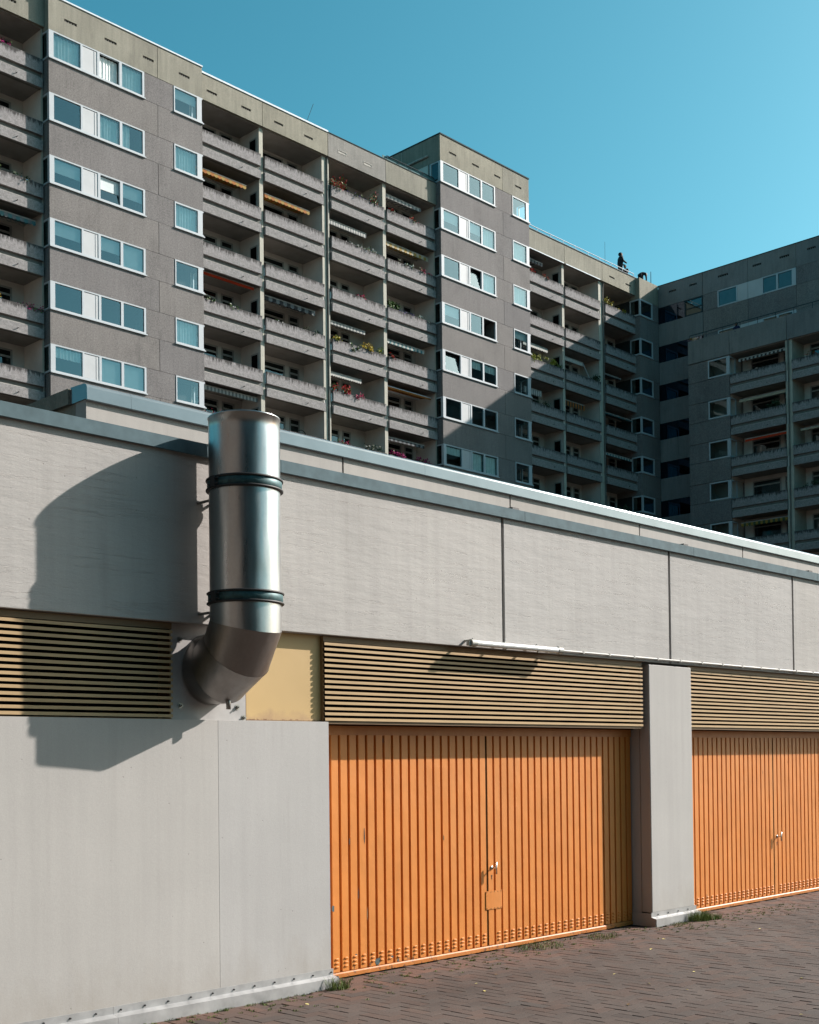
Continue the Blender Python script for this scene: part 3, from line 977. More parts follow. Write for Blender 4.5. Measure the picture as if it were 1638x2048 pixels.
def strip_window(P, O, x0, k, spec, side_dark=False):
    """corner strip of three panes, a white infill and a glazed return; spec: one word per pane"""
    z = S(k)
    def fr(mb):
        y0, y1 = -0.02, 0.09
        mb.box(0, 5.05, y0, y1, 0.02, 0.10)                  # bottom rail
        mb.box(0, 5.05, y0, y1, WH-0.06, WH)                 # top rail
        for a, b in ((0, 0.24), (1.61, 1.71), (2.48, 2.61), (3.67, 3.81), (4.94, 5.05)):
            mb.box(a, b, y0, y1, 0.10, WH-0.06)
        mb.box(0.0, 0.07, 0.091, 0.86, 0.02, 0.10)           # return rails
        mb.box(0.0, 0.07, 0.091, 0.86, WH-0.07, WH)
        mb.box(0.0, 0.07, 0.091, 0.16, 0.10, WH-0.07)
        mb.box(0.0, 0.07, 0.74, 0.86, 0.10, WH-0.07)
        mb.box(-0.02, 5.09, -0.075, 0.0, -0.035, 0.019)      # sill
    w = part('window', ('strip',), fr, 'white', P, O+Vector((x0, 0, z)))
    part('infill_panel', ('strip',), lambda mb: (mb.box(1.72, 2.48, 0.0, 0.07, 0.11, WH-0.085), mb.box(2.33, 2.36, -0.012, 0.0, 0.11, WH-0.085)), 'offwhite', w)
    for i, (a, b) in enumerate(GL):
        sp = spec[i]
        wd = b-a
        if 'o' not in sp:
            if 't' in sp:
                part('pane', ('g', i), lambda mb: mb.poly([(0, 0, 0), (wd, 0, 0), (wd, 0, WH-0.16), (0, 0, WH-0.16)]), 'glass', w, (a, 0.04, 0.10), (-0.16, 0, 0))
            else:
                part('pane', ('g', i), lambda mb: mb.poly([(0, 0, 0), (wd, 0, 0), (wd, 0, WH-0.16), (0, 0, WH-0.16)]), 'glass', w, (a, 0.03, 0.10))
        if 'c' in sp:
            part('curtain', (i,), lambda mb: curtain_mesh(mb, wd, 0, WH-0.2), 'curtain', w, (a, 0.16, 0.11))
        if 'h' in sp:
            part('curtain', (i, 'half'), lambda mb: curtain_mesh(mb, wd*0.45, 0, WH-0.2), 'curtain', w, (a, 0.16, 0.11))
        if 'b' in sp:
            part('blind', (i, 'b'), lambda mb: mb.box(0, wd, 0, 0.01, WH*0.38, WH-0.2), 'blind', w, (a, 0.10, 0.11))
        if 'f' in sp:
            part('blind', (i, 'f'), lambda mb: mb.box(0, wd, 0, 0.01, 0.0, WH-0.2), 'blind', w, (a, 0.10, 0.11))
        if 'v' in sp:
            part('curtain', (i, 'v'), lambda mb: curtain_mesh(mb, wd, WH*0.5, WH-0.2, 0.03), 'curtain', w, (a, 0.13, 0.11))
    part('side_pane', ('s',), lambda mb: mb.poly([(0.03, 0.74, 0.10), (0.03, 0.16, 0.10), (0.03, 0.16, WH-0.07), (0.03, 0.74, WH-0.07)]), 'glassd', w)

def end_window(P, O, x0, k, sp):
    z = S(k)
    def fr(mb):
        y0, y1 = -0.02, 0.09
        mb.box(0, 1.72, y0, y1, 0.02, 0.10)
        mb.box(0, 1.72, y0, y1, WH-0.07, WH)
        mb.box(0, 0.06, y0, y1, 0.10, WH-0.07)
        mb.box(1.37, 1.66, y0, y1, 0.10, WH-0.07)
        mb.box(1.63, 1.70, 0.091, 0.86, 0.02, 0.10)
        mb.box(1.63, 1.70, 0.091, 0.86, WH-0.07, WH)
        mb.box(1.63, 1.70, 0.78, 0.86, 0.10, WH-0.07)
        mb.box(-0.03, 1.76, -0.075, 0.0, -0.035, 0.019)
    w = part('window', ('end',), fr, 'white', P, O+Vector((x0, 0, z)))
    part('pane', ('e',), lambda mb: mb.poly([(0.06, 0.03, 0.10), (1.37, 0.03, 0.10), (1.37, 0.03, WH-0.07), (0.06, 0.03, WH-0.07)]), 'glass', w)
    if 'c' in sp:
        part('curtain', ('e',), lambda mb: curtain_mesh(mb, 1.26, 0, WH-0.17), 'curtain', w, (0.08, 0.16, 0.10))
    if 'b' in sp:
        part('blind', ('e',), lambda mb: mb.box(0, 1.26, 0, 0.01, WH*0.5, WH-0.17), 'blind', w, (0.08, 0.10, 0.10))

def tower(x0, ks, ztop, specs, ends, capmat, roofmat, slots_light=False):
    x1 = x0+8.45
    P, O = A, AO
    klast = ks[-1]
    for k in ks:
        z = S(k)
        strip_window(P, O, x0, k, specs.get(k, ('', '', '')))
        end_window(P, O, x0+6.75, k, ends.get(k, ''))
        b0 = S(k)-ST+WH+0.012
        part('wall_panel', ('tl',), lambda mb: mb.box(0, 5.81, 0, 0.12, -(ST-WH-0.012), -0.04), 'agg', P, O+Vector((x0, 0, z)))
        part('wall_panel', ('tr',), lambda mb: mb.box(5.835, 8.45, 0, 0.12, -(ST-WH-0.012), -0.04), 'agg', P, O+Vector((x0, 0, z)))
        part('pier_panel', ('tp',), lambda mb: mb.box(5.08, 6.72, 0.004, 0.12, -0.025, WH-0.002), 'agg', P, O+Vector((x0, 0, z)))
        part('side_panel', ('ts',), lambda mb: mb.box(0.0, 0.12, 0.14, 1.0, -(ST-WH-0.012), -0.04), 'agg', P, O+Vector((x0, 0, z)))
        part('spandrel_core', ('tc',), lambda mb: mb.box(0.03, 8.42, 0.122, 0.9, -(ST-WH)+0.02, -0.05), 'joint', P, O+Vector((x0, 0, z)))
        part('pier_core', ('pc',), lambda mb: mb.box(5.07, 6.74, 0.122, 0.9, -0.05, WH+0.02), 'recess', P, O+Vector((x0, 0, z)))
        part('corner_post', ('pc',), lambda mb: mb.box(0.02, 0.25, 0.862, 0.99, -0.04, WH+0.01), 'recess', P, O+Vector((x0, 0, z)))
    # cap
    zc0 = S(ks[0])+WH+0.02
    h1, h2 = zc0+0.66, zc0+0.78
    hl = [(0.8, 1.44), (2.9, 3.54), (5.0, 5.6)]
    hr = [(7.07, 7.7)]
    apt(holed(MB(), x0, x0+5.81, 0, 0.12, zc0, ztop, [(x0+a, x0+b) for a, b in hl], h1, h2), 'cap_panel', capmat)
    apt(holed(MB(), x0+5.835, x1, 0, 0.12, zc0, ztop, [(x0+a, x0+b) for a, b in hr], h1, h2), 'cap_panel', capmat)
    vent_teeth(P, O, [(x0+a, x0+b) for a, b in hl+hr], h1, h2, 0.0, slots_light)
    apt(MB().box(x0+0.02, x1-0.02, 0.122, 1.0, zc0+0.03, ztop-0.01), 'cap_core', 'void')
    apt(MB().box(x0, x0+0.12, 0.122, 3.2, zc0, ztop), 'cap_side_panel', capmat)
    apt(MB().box(x0, x0+0.12, 3.23, 12, zc0, ztop), 'cap_side_panel', capmat)
    apt(MB().box(x0-0.03, x1+0.03, -0.04, 12.0, ztop, ztop+0.07), 'roof_edge', roofmat)
    # rooms behind
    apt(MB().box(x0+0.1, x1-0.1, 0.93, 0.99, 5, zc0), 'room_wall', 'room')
    apt(MB().box(x0+0.01, x1-0.01, 1.0, 12, 0, ztop-0.01), 'tower_core', 'inner')
    zl0 = S(klast)-ST+WH
    apt(MB().box(x0, x1, 0, 1.0, 0, zl0), 'base_wall', 'agg')

specs1 = {0: ('c', 'oc', 'c'), 1: ('', 'c', 'h'), 2: ('b', 'tb', 'b'), 3: ('b', 'b', 'f'), 4: ('', '', ''), 5: ('v', 'f', 'f'), 6: ('', 'c', '')}
ends1 = {0: 'b', 1: 'c', 2: 'c', 3: '', 4: 'c', 5: '', 6: ''}
tower(28.93, [0, 1, 2, 3, 4, 5, 6], ZR, specs1, ends1, 'cap', 'coping2')
specs2 = {-1: ('', '', ''), 0: ('b', 'b', 'c'), 1: ('', 't', 'c'), 2: ('b', '', 'o'), 3: ('t', 'v', 'v'), 4: ('', '', ''), 5: ('v', 'c', 'c'), 6: ('', '', '')}
ends2 = {-1: '', 0: 'c', 1: 'c', 2: 'b', 3: '', 4: '', 5: ''}
tower(54.87, [-1, 0, 1, 2, 3, 4, 5, 6], 39.0, specs2, ends2, 'cap', 'darkmetal')

# balconies -----------------------------------------------------------------
def bay(P, O, u0, u1, k, yf, yb, var=0, col_r=0.26, side_win=False, light_slot=True):
    """one balcony: slab with recess = the part, its pieces are sub-parts"""
    w = u1-u0
    key = (round(w, 3), round(yf, 3), round(yb, 3))
    loc = O+Vector((u0, 0, S(k)))
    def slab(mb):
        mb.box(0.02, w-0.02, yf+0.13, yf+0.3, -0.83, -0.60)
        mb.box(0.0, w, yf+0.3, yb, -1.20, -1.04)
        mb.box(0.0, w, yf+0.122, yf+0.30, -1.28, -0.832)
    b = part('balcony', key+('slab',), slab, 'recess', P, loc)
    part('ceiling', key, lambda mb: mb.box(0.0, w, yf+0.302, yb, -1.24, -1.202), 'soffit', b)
    o = part('parapet', key, lambda mb: mb.box(0.012, w-0.012, yf, yf+0.12, -0.62, 0.0), 'balc', b)
    part('apron', key, lambda mb: mb.box(0.012, w-0.012, yf, yf+0.12, -1.30, -0.87), 'apron', b)
    part('lit_edge_strip', key, lambda mb: mb.box(0.12, w-0.22, yf+0.05, yf+0.13, -0.868, -0.825), 'ledge', b)  # pale strip puts the apron's sunlit upper edge into colour
    part('scupper', (round(w/2, 2), round(yf, 2)), lambda mb: mb.tube((w*0.68, yf+0.01, -1.12), (w*0.68, yf-0.09, -1.12), 0.02, 8), 'joint', b)
    # back wall with window and door
    zt = 1.55
    def wall(mb):
        if var == 0:
            a, b_, c, d = 0.45, 2.45, 2.70, 3.50
        elif var == 1:
            a, b_, c, d = 0.65, 2.75, 3.05, 3.78
        else:
            a, b_, c, d = 0.35, 2.05, 2.30, 2.95
        c, d = min(c, w-0.9), min(d, w-0.25)
        mb.box(0, w, yb-0.02, yb, 1.33, zt+0.4)
        for p, q in ((0, a), (b_, c), (d, w)):
            mb.box(p, q, yb-0.02, yb, -1.05, 1.33)
        mb.box(a, b_, yb-0.02, yb, -1.05, -0.2)
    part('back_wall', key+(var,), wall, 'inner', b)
    if var == 0:
        A_ = [(0.45, 1.42, 1.46, 2.45), (2.70, 3.50)]
    elif var == 1:
        A_ = [(0.65, 2.75), (3.05, 3.78)]
    else:
        A_ = [(0.35, 1.18, 1.22, 2.05), (2.30, 2.95)]
    def frames(mb):
        for q in A_:
            a, e = q[0], min(q[-1], w-0.25)
            y0, y1 = yb-0.05, yb+0.03
            mb.box(a, e, y0, y1, 1.25, 1.33); mb.box(a, e, y0, y1, 0.93, 1.02)
            mb.box(a, a+0.08, y0, y1, -0.98, 1.25); mb.box(e-0.08, e, y0, y1, -0.98, 1.25)
            if len(q) == 4:
                mb.box(q[1]-0.04, q[2]+0.04, y0, y1, -0.98, 1.25)
    part('window_frame', key+(var,), frames, 'frame2', b)
    def panes(mb):
        pass
    for q in A_:
        a, e = q[0]+0.08, min(q[-1], w-0.25)-0.08
        for z0, z1 in ((1.02, 1.25), (-0.9, 0.93)):
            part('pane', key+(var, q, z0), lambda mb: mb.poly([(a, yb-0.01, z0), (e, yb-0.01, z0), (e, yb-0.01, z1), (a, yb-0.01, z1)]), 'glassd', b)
    if random.random() < 0.5:
        part('curtain', key+(var, 'cur'), lambda mb: curtain_mesh(mb, 0.8, -0.9, 1.2), 'curtain', b, (A_[0][0]+0.1, yb+0.1, 0))
    # partition with its front column
    pw = col_r
    part('partition', key+(pw,), lambda mb: mb.box(w+0.005, w+pw-0.02, yf+0.16, yb, -1.30, 1.53), 'inner', b)
    part('column', key+(pw,), lambda mb: (mb.box(w-0.03, w+pw*0.55, yf+0.125, yf+0.158, -0.6, 1.53), mb.box(w+pw*0.6, w+pw+0.01, yf+0.135, yf+0.158, -1.3, 1.53)), 'column', b)
    if side_win:
        def sw(mb):
            mb.box(w-0.02, w+0.003, yf+0.35, yf+0.95, -0.9, 1.0, 0)
            mb.box(w-0.027, w-0.021, yf+0.42, yf+0.88, -0.82, 0.92, 1)
        part('side_window', key, sw, ['frame2', 'void'], b)
    return b

YFb, YBb = 0.38, 2.2
BAYS = {'L': (24.75, 28.86), 'L2': (20.5, 24.6), 'M1': (37.42, 41.42), 'M2': (41.68, 45.82), 'N1': (46.38, 50.50), 'N2': (50.72, 54.80),
        'P1': (63.38, 67.42), 'P2': (67.62, 71.62), 'P3': (72.25, 76.05)}
for nm, (a, b) in BAYS.items():
    for k in range(0, 7):
        var = {'L': 0, 'L2': 1, 'M1': 0, 'M2': 1, 'N1': 2, 'N2': 1, 'P1': 0, 'P2': 1, 'P3': 0}[nm]
        cr = {'M2': 0.24, 'P2': 0.24}.get(nm, 0.22)
        if nm in ('L', 'N2', 'P3'):
            cr = 0.05
        bay(A, AO, a, b, k, YFb, YBb, var, cr, nm in ('M1', 'P1', 'N2') and False or nm in ('M1', 'P1'))
# cap panels above the top balconies
def caprow(xa, xb, ztop, holes, mat, light=False, y=0.34):
    z0 = 34.80
    apt(holed(MB(), xa, xb, y, y+0.14, z0, ztop, holes, 35.27, 35.39), 'cap_panel', mat)
    vent_teeth(A, AO, holes, 35.27, 35.39, y, light)
caprow(20.5, 24.66, ZR, [(21.5, 22.1), (23.3, 23.9)], 'cap')
caprow(24.68, 28.92, ZR, [(25.1, 25.75), (26.9, 27.55)], 'cap')
caprow(37.39, 41.50, 36.10, [(37.92, 38.56), (40.12, 40.74)], 'cap')
caprow(41.53, 46.10, 36.10, [(42.3, 42.92), (44.4, 45.02)], 'cap')
caprow(46.14, 50.58, 36.10, [(46.9, 47.5), (48.85, 49.45)], 'capgrey', True)
caprow(50.61, 54.86, 36.10, [], 'cap') if False else None
apt(MB().box(50.61, 54.86, 0.34, 0.48, 34.80, 36.10), 'cap_panel', 'cap')
apt(MB().box(63.33, 67.50, 0.34, 0.48, 34.80, 36.05), 'cap_panel', 'cap')
apt(MB().box(67.53, 71.85, 0.34, 0.48, 34.80, 36.05), 'cap_panel', 'cap')
caprow(71.88, 76.0, 36.05, [(72.7, 73.35), (74.7, 75.35)], 'cap')
for xa, xb in ((20.5, 28.9), (37.39, 54.86), (63.33, 75.95)):
    apt(MB().box(xa, xb, 0.482, 2.5, 34.76, 36.0), 'cap_core', 'soffit')
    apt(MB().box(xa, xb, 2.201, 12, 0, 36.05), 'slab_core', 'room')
    apt(MB().box(xa, xb, YFb+0.05, YBb, 0, S(6)-1.32), 'base_wall', 'agg')
# roof edges
for xa, xb in ((63.40, 67.45), (67.66, 71.6)):
    apt(MB().box(xa, xb, 0.32, 0.34, 34.77, 34.83), 'drip_edge', 'coping2')
apt(MB().box(20.5, 28.9, 0.30, 2.5, ZR, ZR+0.07), 'roof_edge', 'coping2')
apt(MB().box(37.40, 46.12, 0.30, 2.5, 36.101, 36.19), 'roof_edge', 'coping2')
apt(MB().box(46.13, 54.86, 0.31, 2.5, 36.101, 36.14), 'roof_edge', 'darkmetal')
apt(MB().box(63.33, 78.35, 0.31, 2.5, 36.051, 36.11), 'roof_edge', 'darkmetal')
apt(MB().box(63.33, 77.9, 0.75, 0.85, 36.02, 36.42), 'roof_upstand', 'coping2')
# roof rails
def rail(P, O, xa, xb, y, z, mat, n, name='roof_rail', h=0.35):
    mb = MB()
    mb.tube((xa, y, z+h), (xb, y, z+h), 0.03, 8)
    for i in range(n+1):
        x = xa+(xb-xa)*i/n
        mb.tube((x, y, z), (x, y, z+h), 0.02, 6)
    return mb.build(name, mat, P, False, O)
rail(A, AO, 63.4, 75.9, 0.45, 36.11, 'coping2', 9, h=0.28)
rail(A, AO, 50.8, 54.8, 0.45, 36.14, 'darkmetal', 4, h=0.30)
apt(MB().box(50.5, 54.85, 0.5, 0.52, 36.14, 36.42), 'roof_screen', 'a_teal')
# shaft between bays with downpipe
for xa, xb, gut in ((45.84, 46.36, 46.02), (71.64, 72.23, 71.98)):
    apt(MB().box(xa+0.22, xb-0.02, YFb+0.16, 2.2, 8, 34.8), 'shaft_wall', 'column')
    apt(MB().tube((gut+0.13, YFb+0.10, 8), (gut+0.13, YFb+0.10, 36.0), 0.05, 10), 'downpipe', 'recess')
# corner block beside the wing
CX0 = 75.95
for k in range(0, 7):
    z = S(k)
    def fr(mb):
        y0, y1 = -0.02, 0.09
        mb.box(0, 1.62, y0, y1, 0.0, 0.10); mb.box(0, 1.62, y0, y1, 1.10, 1.20)
        mb.box(0, 0.14, y0, y1, 0.10, 1.10); mb.box(1.52, 1.62, y0, y1, 0.10, 1.10)
        mb.box(0.0, 0.07, 0.091, 0.86, 0.0, 0.10); mb.box(0, 0.07, 0.091, 0.86, 1.1, 1.2); mb.box(0, 0.07, 0.78, 0.86, 0.1, 1.1)
        mb.box(-0.02, 1.66, -0.07, 0.0, -0.045, -0.001)
    w = part('window', ('corner',), fr, 'white', A, AO+Vector((CX0, 0, z)))
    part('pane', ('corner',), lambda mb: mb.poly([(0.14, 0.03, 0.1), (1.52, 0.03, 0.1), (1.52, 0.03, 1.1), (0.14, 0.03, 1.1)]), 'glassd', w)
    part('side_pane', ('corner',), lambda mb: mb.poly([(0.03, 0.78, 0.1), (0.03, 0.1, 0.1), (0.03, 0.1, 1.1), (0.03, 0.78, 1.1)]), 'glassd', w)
    if k in (1, 2):
        part('curtain', ('corner', 'c'), lambda mb: curtain_mesh(mb, 1.3, 0, 1.0), 'a_teal', w, (0.16, 0.2, 0.1))
    part('wall_panel', ('cor',), lambda mb: mb.box(0, 2.42, 0, 0.12, -(ST-1.22), -0.05), 'agg', A, AO+Vector((CX0, 0, z)))
    part('side_panel', ('cor',), lambda mb: mb.box(0.0, 0.12, 0.122, 2.2, -(ST-1.22), -0.05), 'agg', A, AO+Vector((CX0, 0, z)))
    part('pier_panel', ('cor',), lambda mb: mb.box(1.66, 2.42, 0.004, 0.9, -0.02, 1.205), 'agg', A, AO+Vector((CX0, 0, z)))
apt(MB().box(CX0, 78.37, 0, 0.12, S0+1.22, 36.03), 'cap_panel', 'cap')
apt(MB().box(CX0, CX0+0.12, 0.122, 2.2, S0+1.22, 36.03), 'cap_side_panel', 'cap')
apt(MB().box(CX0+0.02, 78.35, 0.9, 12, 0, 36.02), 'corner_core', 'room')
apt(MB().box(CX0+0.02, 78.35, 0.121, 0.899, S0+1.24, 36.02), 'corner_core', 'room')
apt(MB().box(CX0, 78.37, 0, 0.9, 0, S(6)-1.62), 'base_wall', 'agg')
# awning cassette on the tower flank above the roof terrace
apt(MB().tube((54.80, 0.95, 37.95), (54.80, 3.1, 37.95), 0.07, 10), 'awning_cassette', 'ledge', None, True)

# ------------------------------------------------------------------ wing C, square to the slab
C = empty('apartment_wing', (78.4, 42, 0), -math.pi/2, label='shaded concrete apartment wing at right, square to the long block, dark stair glazing bands', cat='apartment block')
CO = Vector((-8, 0, 0))          # local u = 50 - Y measured from the inner corner
def cpt(mb, name, mats, parent=None, smooth=False):
    return mb.build(name, mats, parent or C, smooth, None if parent else CO)
UE = 22.0
for k in range(0, 9):
    z = S(k)
    z0, z1 = z-0.10, z+1.08
    cpt(MB().box(0.02, 3.63, 0.03, 0.05, z0, z1), 'stair_glazing', 'glassb') if k else cpt(MB().box(0.02, 2.18, 0.03, 0.05, z0, z1), 'stair_glazing', 'glassb')
    cpt(MB().box(0.0, 3.65, 0.0, 0.12, z0-ST+1.19, z0-0.01), 'stair_panel', 'wingcap')
    cpt(MB().box(0.0, 3.65, 0.35, 0.4, z0-0.05, z1+0.05), 'stair_wall', 'void')
mb = MB()
for q in ((2.18, 2.26), (3.56, 3.65)):
    mb.box(q[0], q[1], 0.0, 0.08, S0-0.10, S0+1.08)
mb.box(2.26, 3.56, 0.0, 0.08, S0-0.10, S0-0.02); mb.box(2.26, 3.56, 0.0, 0.08, S0+1.0, S0+1.08); mb.box(2.26, 3.56, 0.0, 0.08, S0+0.38, S0+0.44)
w = cpt(mb, 'window', 'darkmetal')
MB().poly([(2.26, 0.04, S0-0.02), (3.56, 0.04, S0-0.02), (3.56, 0.04, S0+1.0), (2.26, 0.04, S0+1.0)]).build('pane', 'glassd', w)
MB().box(2.28, 3.54, 0.12, 0.13, S0, S0+0.95).build('blind', 'soffit', w)
# caps
segs = [(0.0, 3.65, [(0.9, 1.5), (2.6, 3.2)]), (3.69, 7.20, [(4.9, 5.7)]), (7.22, 10.78, [(7.6, 8.25), (9.6, 10.3)]), (10.80, 14.36, [(11.6, 12.2), (13.2, 13.8)]), (14.38, 17.9, [(15.2, 15.8)]), (17.92, 22.0, [])]
for a, b, hs in segs:
    zc0 = S0+1.10
    if hs:
        mb = holed(MB(), a, b, 0, 0.12, zc0, 36.0, hs, 35.3, 35.44)
    else:
        mb = MB().box(a, b, 0, 0.12, zc0, 36.0)
    cpt(mb, 'cap_panel', 'wingcap')
    if hs:
        vent_teeth(C, CO, hs, 35.3, 35.44, 0.0)
cpt(MB().box(0.0, UE, 0.121, 0.34, S0+1.12, 35.99), 'cap_core', 'void')
cpt(MB().box(-0.1, UE, -0.03, 12, 36.0, 36.05), 'roof_edge', 'darkmetal')
cpt(MB().box(-12, UE, 0.45, 12, 0, 35.98), 'wing_core', 'room')
cpt(MB().box(UE-0.12, UE, 0.0, 0.449, 0, 36.0), 'end_wall', 'agg')
for k in range(0, 2):
    z = S(k)
    def fr(mb):
        y0, y1 = -0.02, 0.09
        mb.box(0, 1.56, y0, y1, -0.1, -0.02); mb.box(0, 1.56, y0, y1, 1.0, 1.08)
        mb.box(0, 0.08, y0, y1, -0.02, 1.0); mb.box(1.46, 1.56, y0, y1, -0.02, 1.0)
    w = part('window', ('cw1',), fr, 'white', C, CO+Vector((4.86, 0, z)))
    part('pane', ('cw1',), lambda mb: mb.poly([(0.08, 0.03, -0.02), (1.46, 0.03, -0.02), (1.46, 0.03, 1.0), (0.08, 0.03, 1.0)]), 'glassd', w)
    part('blind', ('cw1',), lambda mb: mb.box(0.08, 1.46, 0.1, 0.11, -0.02, 1.0), 'soffit', w)
    def fr2(mb):
        y0, y1 = -0.02, 0.09
        mb.box(0, 2.50, y0, y1, -0.1, -0.02); mb.box(0, 2.50, y0, y1, 1.0, 1.08)
        mb.box(0, 0.08, y0, y1, -0.02, 1.0); mb.box(1.06, 1.2, y0, y1, -0.02, 1.0); mb.box(2.2, 2.5, y0, y1, -0.02, 1.0)
    w = part('window', ('cw2',), fr2, 'white', C, CO+Vector((8.28, 0, z)))
    for a, b in ((0.08, 1.06), (1.2, 2.2)):
        part('pane', ('cw2', a), lambda mb: mb.poly([(a, 0.03, -0.02), (b, 0.03, -0.02), (b, 0.03, 1.0), (a, 0.03, 1.0)]), 'glassd', w)
        part('blind', ('cw2', a), lambda mb: mb.box(a, b, 0.1, 0.11, -0.02, 1.0), 'soffit', w)
    part('infill_panel', ('cw', 1), lambda mb: (mb.box(6.42, 7.20, 0, 0.1, -0.1, 1.08), mb.box(7.22, 8.28, 0, 0.1, -0.1, 1.08)), 'offwhite', C, CO+Vector((0, 0, z)))
    part('pier_panel', ('cw',), lambda mb: mb.box(3.69, 4.85, 0.004, 0.12, -0.09, 1.08), 'agg', C, CO+Vector((0, 0, z)))
for k in range(0, 9):
    z = S(k)
    for a, b in ((3.69, 7.20), (7.22, 10.78), (10.80, 14.36), (14.38, 17.9), (17.92, 21.9)):
        part('wall_panel', ('cwp', a), lambda mb: mb.box(a, b, 0, 0.12, -(ST-1.10), -0.115), 'agg', C, CO+Vector((0, 0, z)))
        if k > 1 or a > 10.7:
            part('wall_panel', ('cwq', a), lambda mb: mb.box(a, b, 0.004, 0.12, -0.10, 1.085), 'agg', C, CO+Vector((0, 0, z)))
cpt(MB().box(3.67, UE, 0.121, 0.44, 0, S0-0.12), 'panel_core', 'joint')
# projecting balcony block of the wing
XB = -1.8
u_ = 3.5
cpt(MB().box(3.5, 6.70, XB, XB+0.14, 29.06, 30.66), 'cap_panel', 'wingcap')
for a, b in ((6.73, 10.92), (10.95, 15.35), (15.38, 19.5), (19.53, 22.0)):
    cpt(MB().box(a, b, XB, XB+0.14, 29.06, 30.66), 'cap_panel', 'wingcap')
cpt(MB().box(3.5, 3.62, XB+0.142, -0.01, 29.06, 30.66), 'cap_side_panel', 'wingcap')
cpt(MB().box(3.52, UE, XB+0.15, -0.01, 29.02, 29.4), 'terrace_floor', 'soffit')
for k in range(2, 9):
    z = S(k)
    part('pier_panel', ('cb',), lambda mb: mb.box(3.5, 5.05, XB+0.004, XB+0.12, 0.03, 1.34), 'agg', C, CO+Vector((0, 0, z)))
    part('wall_panel', ('cb',), lambda mb: mb.box(3.5, 6.70, XB, XB+0.12, -(ST-1.38), 0.005), 'agg', C, CO+Vector((0, 0, z)))
    part('block_core', ('cb',), lambda mb: (mb.box(3.52, 6.69, XB+0.122, -0.01, -1.45, 0.0), mb.box(3.52, 5.0, XB+0.122, -0.01, 0.02, 1.38), mb.box(5.0, 6.6, XB+0.85, -0.01, 0.0, 1.38)), 'inner', C, CO+Vector((0, 0, z)))
    def fr(mb):
        y0, y1 = XB-0.02, XB+0.09
        mb.box(0, 1.66, y0, y1, 0.06, 0.16); mb.box(0, 1.66, y0, y1, 1.24, 1.33)
        mb.box(0, 0.08, y0, y1, 0.16, 1.24); mb.box(1.42, 1.66, y0, y1, 0.16, 1.24)
        mb.box(1.59, 1.66, XB+0.091, XB+0.86, 0.06, 0.16); mb.box(1.59, 1.66, XB+0.091, XB+0.86, 1.24, 1.33); mb.box(1.59, 1.66, XB+0.78, XB+0.86, 0.16, 1.24)
    w = part('window', ('cb',), fr, 'white', C, CO+Vector((5.06, 0, z)))
    part('pane', ('cb',), lambda mb: mb.poly([(0.08, XB+0.03, 0.16), (1.42, XB+0.03, 0.16), (1.42, XB+0.03, 1.24), (0.08, XB+0.03, 1.24)]), 'glassd', w)
    for (a, b, var, cr) in ((6.74, 10.80, 1, 0.2), (11.25, 15.30, 0, 0.2), (15.54, 19.6, 1, 0.2), (19.84, 21.9, 2, 0.1)):
        bay(C, CO, a, b, k, XB, -0.012, var, cr)
    part('column', ('cbs',), lambda mb: mb.box(11.02, 11.235, XB+0.14, -0.012, -1.3, 1.53), 'column', C, CO+Vector((0, 0, z)))
cpt(MB().tube((11.0, XB+0.06, 0), (11.0, XB+0.06, 29.05), 0.04, 8), 'downpipe', 'recess')
cpt(MB().box(3.5, UE, XB, -0.01, 0, S(8)-1.32), 'base_wall', 'agg')
rail(C, CO, 3.6, 21.9, XB+0.08, 30.66, 'darkmetal', 14, 'terrace_rail', 0.42)

# ------------------------------------------------------------------ unseen block added behind the camera for the duct to mirror
D = empty('added_reflection_block', (-40, -42, 0), label='dark brown concrete apartment block added unseen behind the camera for the steel duct to mirror', cat='apartment block')
mb = MB().box(-130, 50, -10, 0, 0, 34)
mb.build('wall', mat_plain('opposite_wall_render', (0.17, 0.135, 0.115), 0.9, 0, 0.2, 0.2, 0.4), D)
mb = MB()
for k in range(11):
    mb.box(-129, 49, 0.0, 0.35, 1.0+k*2.9, 2.1+k*2.9)
mb.build('balcony_fronts', 'agg', D)
mb = MB()
for k in range(11):
    mb.box(-129, 49, 0.001, 0.03, 2.3+k*2.9, 3.6+k*2.9)
mb.build('window_band', 'glassd', D)
mb = MB().box(-12, -4, 0.5, 84, 0, 34)  # unseen wing, sized and placed to fill the duct's left reflection
mb.build('side_wing', bpy.data.materials['opposite_wall_render'], D)
mb = MB()
for k in range(10):
    for q in range(14):
        mb.box(-3.999, -3.97, 3+q*6, 5.2+q*6, 2.0+k*2.9, 3.4+k*2.9)
mb.build('wing_windows', 'glassd', D)

# ------------------------------------------------------------------ awnings
BN = {'L': 'far left', 'M1': 'first middle', 'M2': 'second middle', 'N1': 'third middle', 'N2': 'fourth middle', 'P1': 'first right-hand',
      'P2': 'second right-hand', 'P3': 'third right-hand', 'C1': 'first wing', 'C2': 'second wing'}
CB = {'C1': (6.74, 10.80), 'C2': (11.25, 15.30)}
ORD = ['top', 'second', 'third', 'fourth', 'fifth', 'sixth', 'seventh', 'eighth', 'ninth']
def where(nm, k):
    if nm in CB:
        return '%s balcony column, %s balcony from its top' % (BN[nm], ORD[k-2])
    return '%s balcony column, %s row from the roof' % (BN[nm], ORD[k])
def place(nm, u, w, z, name, **kw):
    """an empty at facade coordinates (u along, w into, z up)"""
    if nm in CB:
        return empty(name, (78.4+w-0.0, 50-u, z), -math.pi/2, **kw)
    return empty(name, (u, 50+w, z), 0, **kw)
def front(nm):
    return XB if nm in CB else YFb
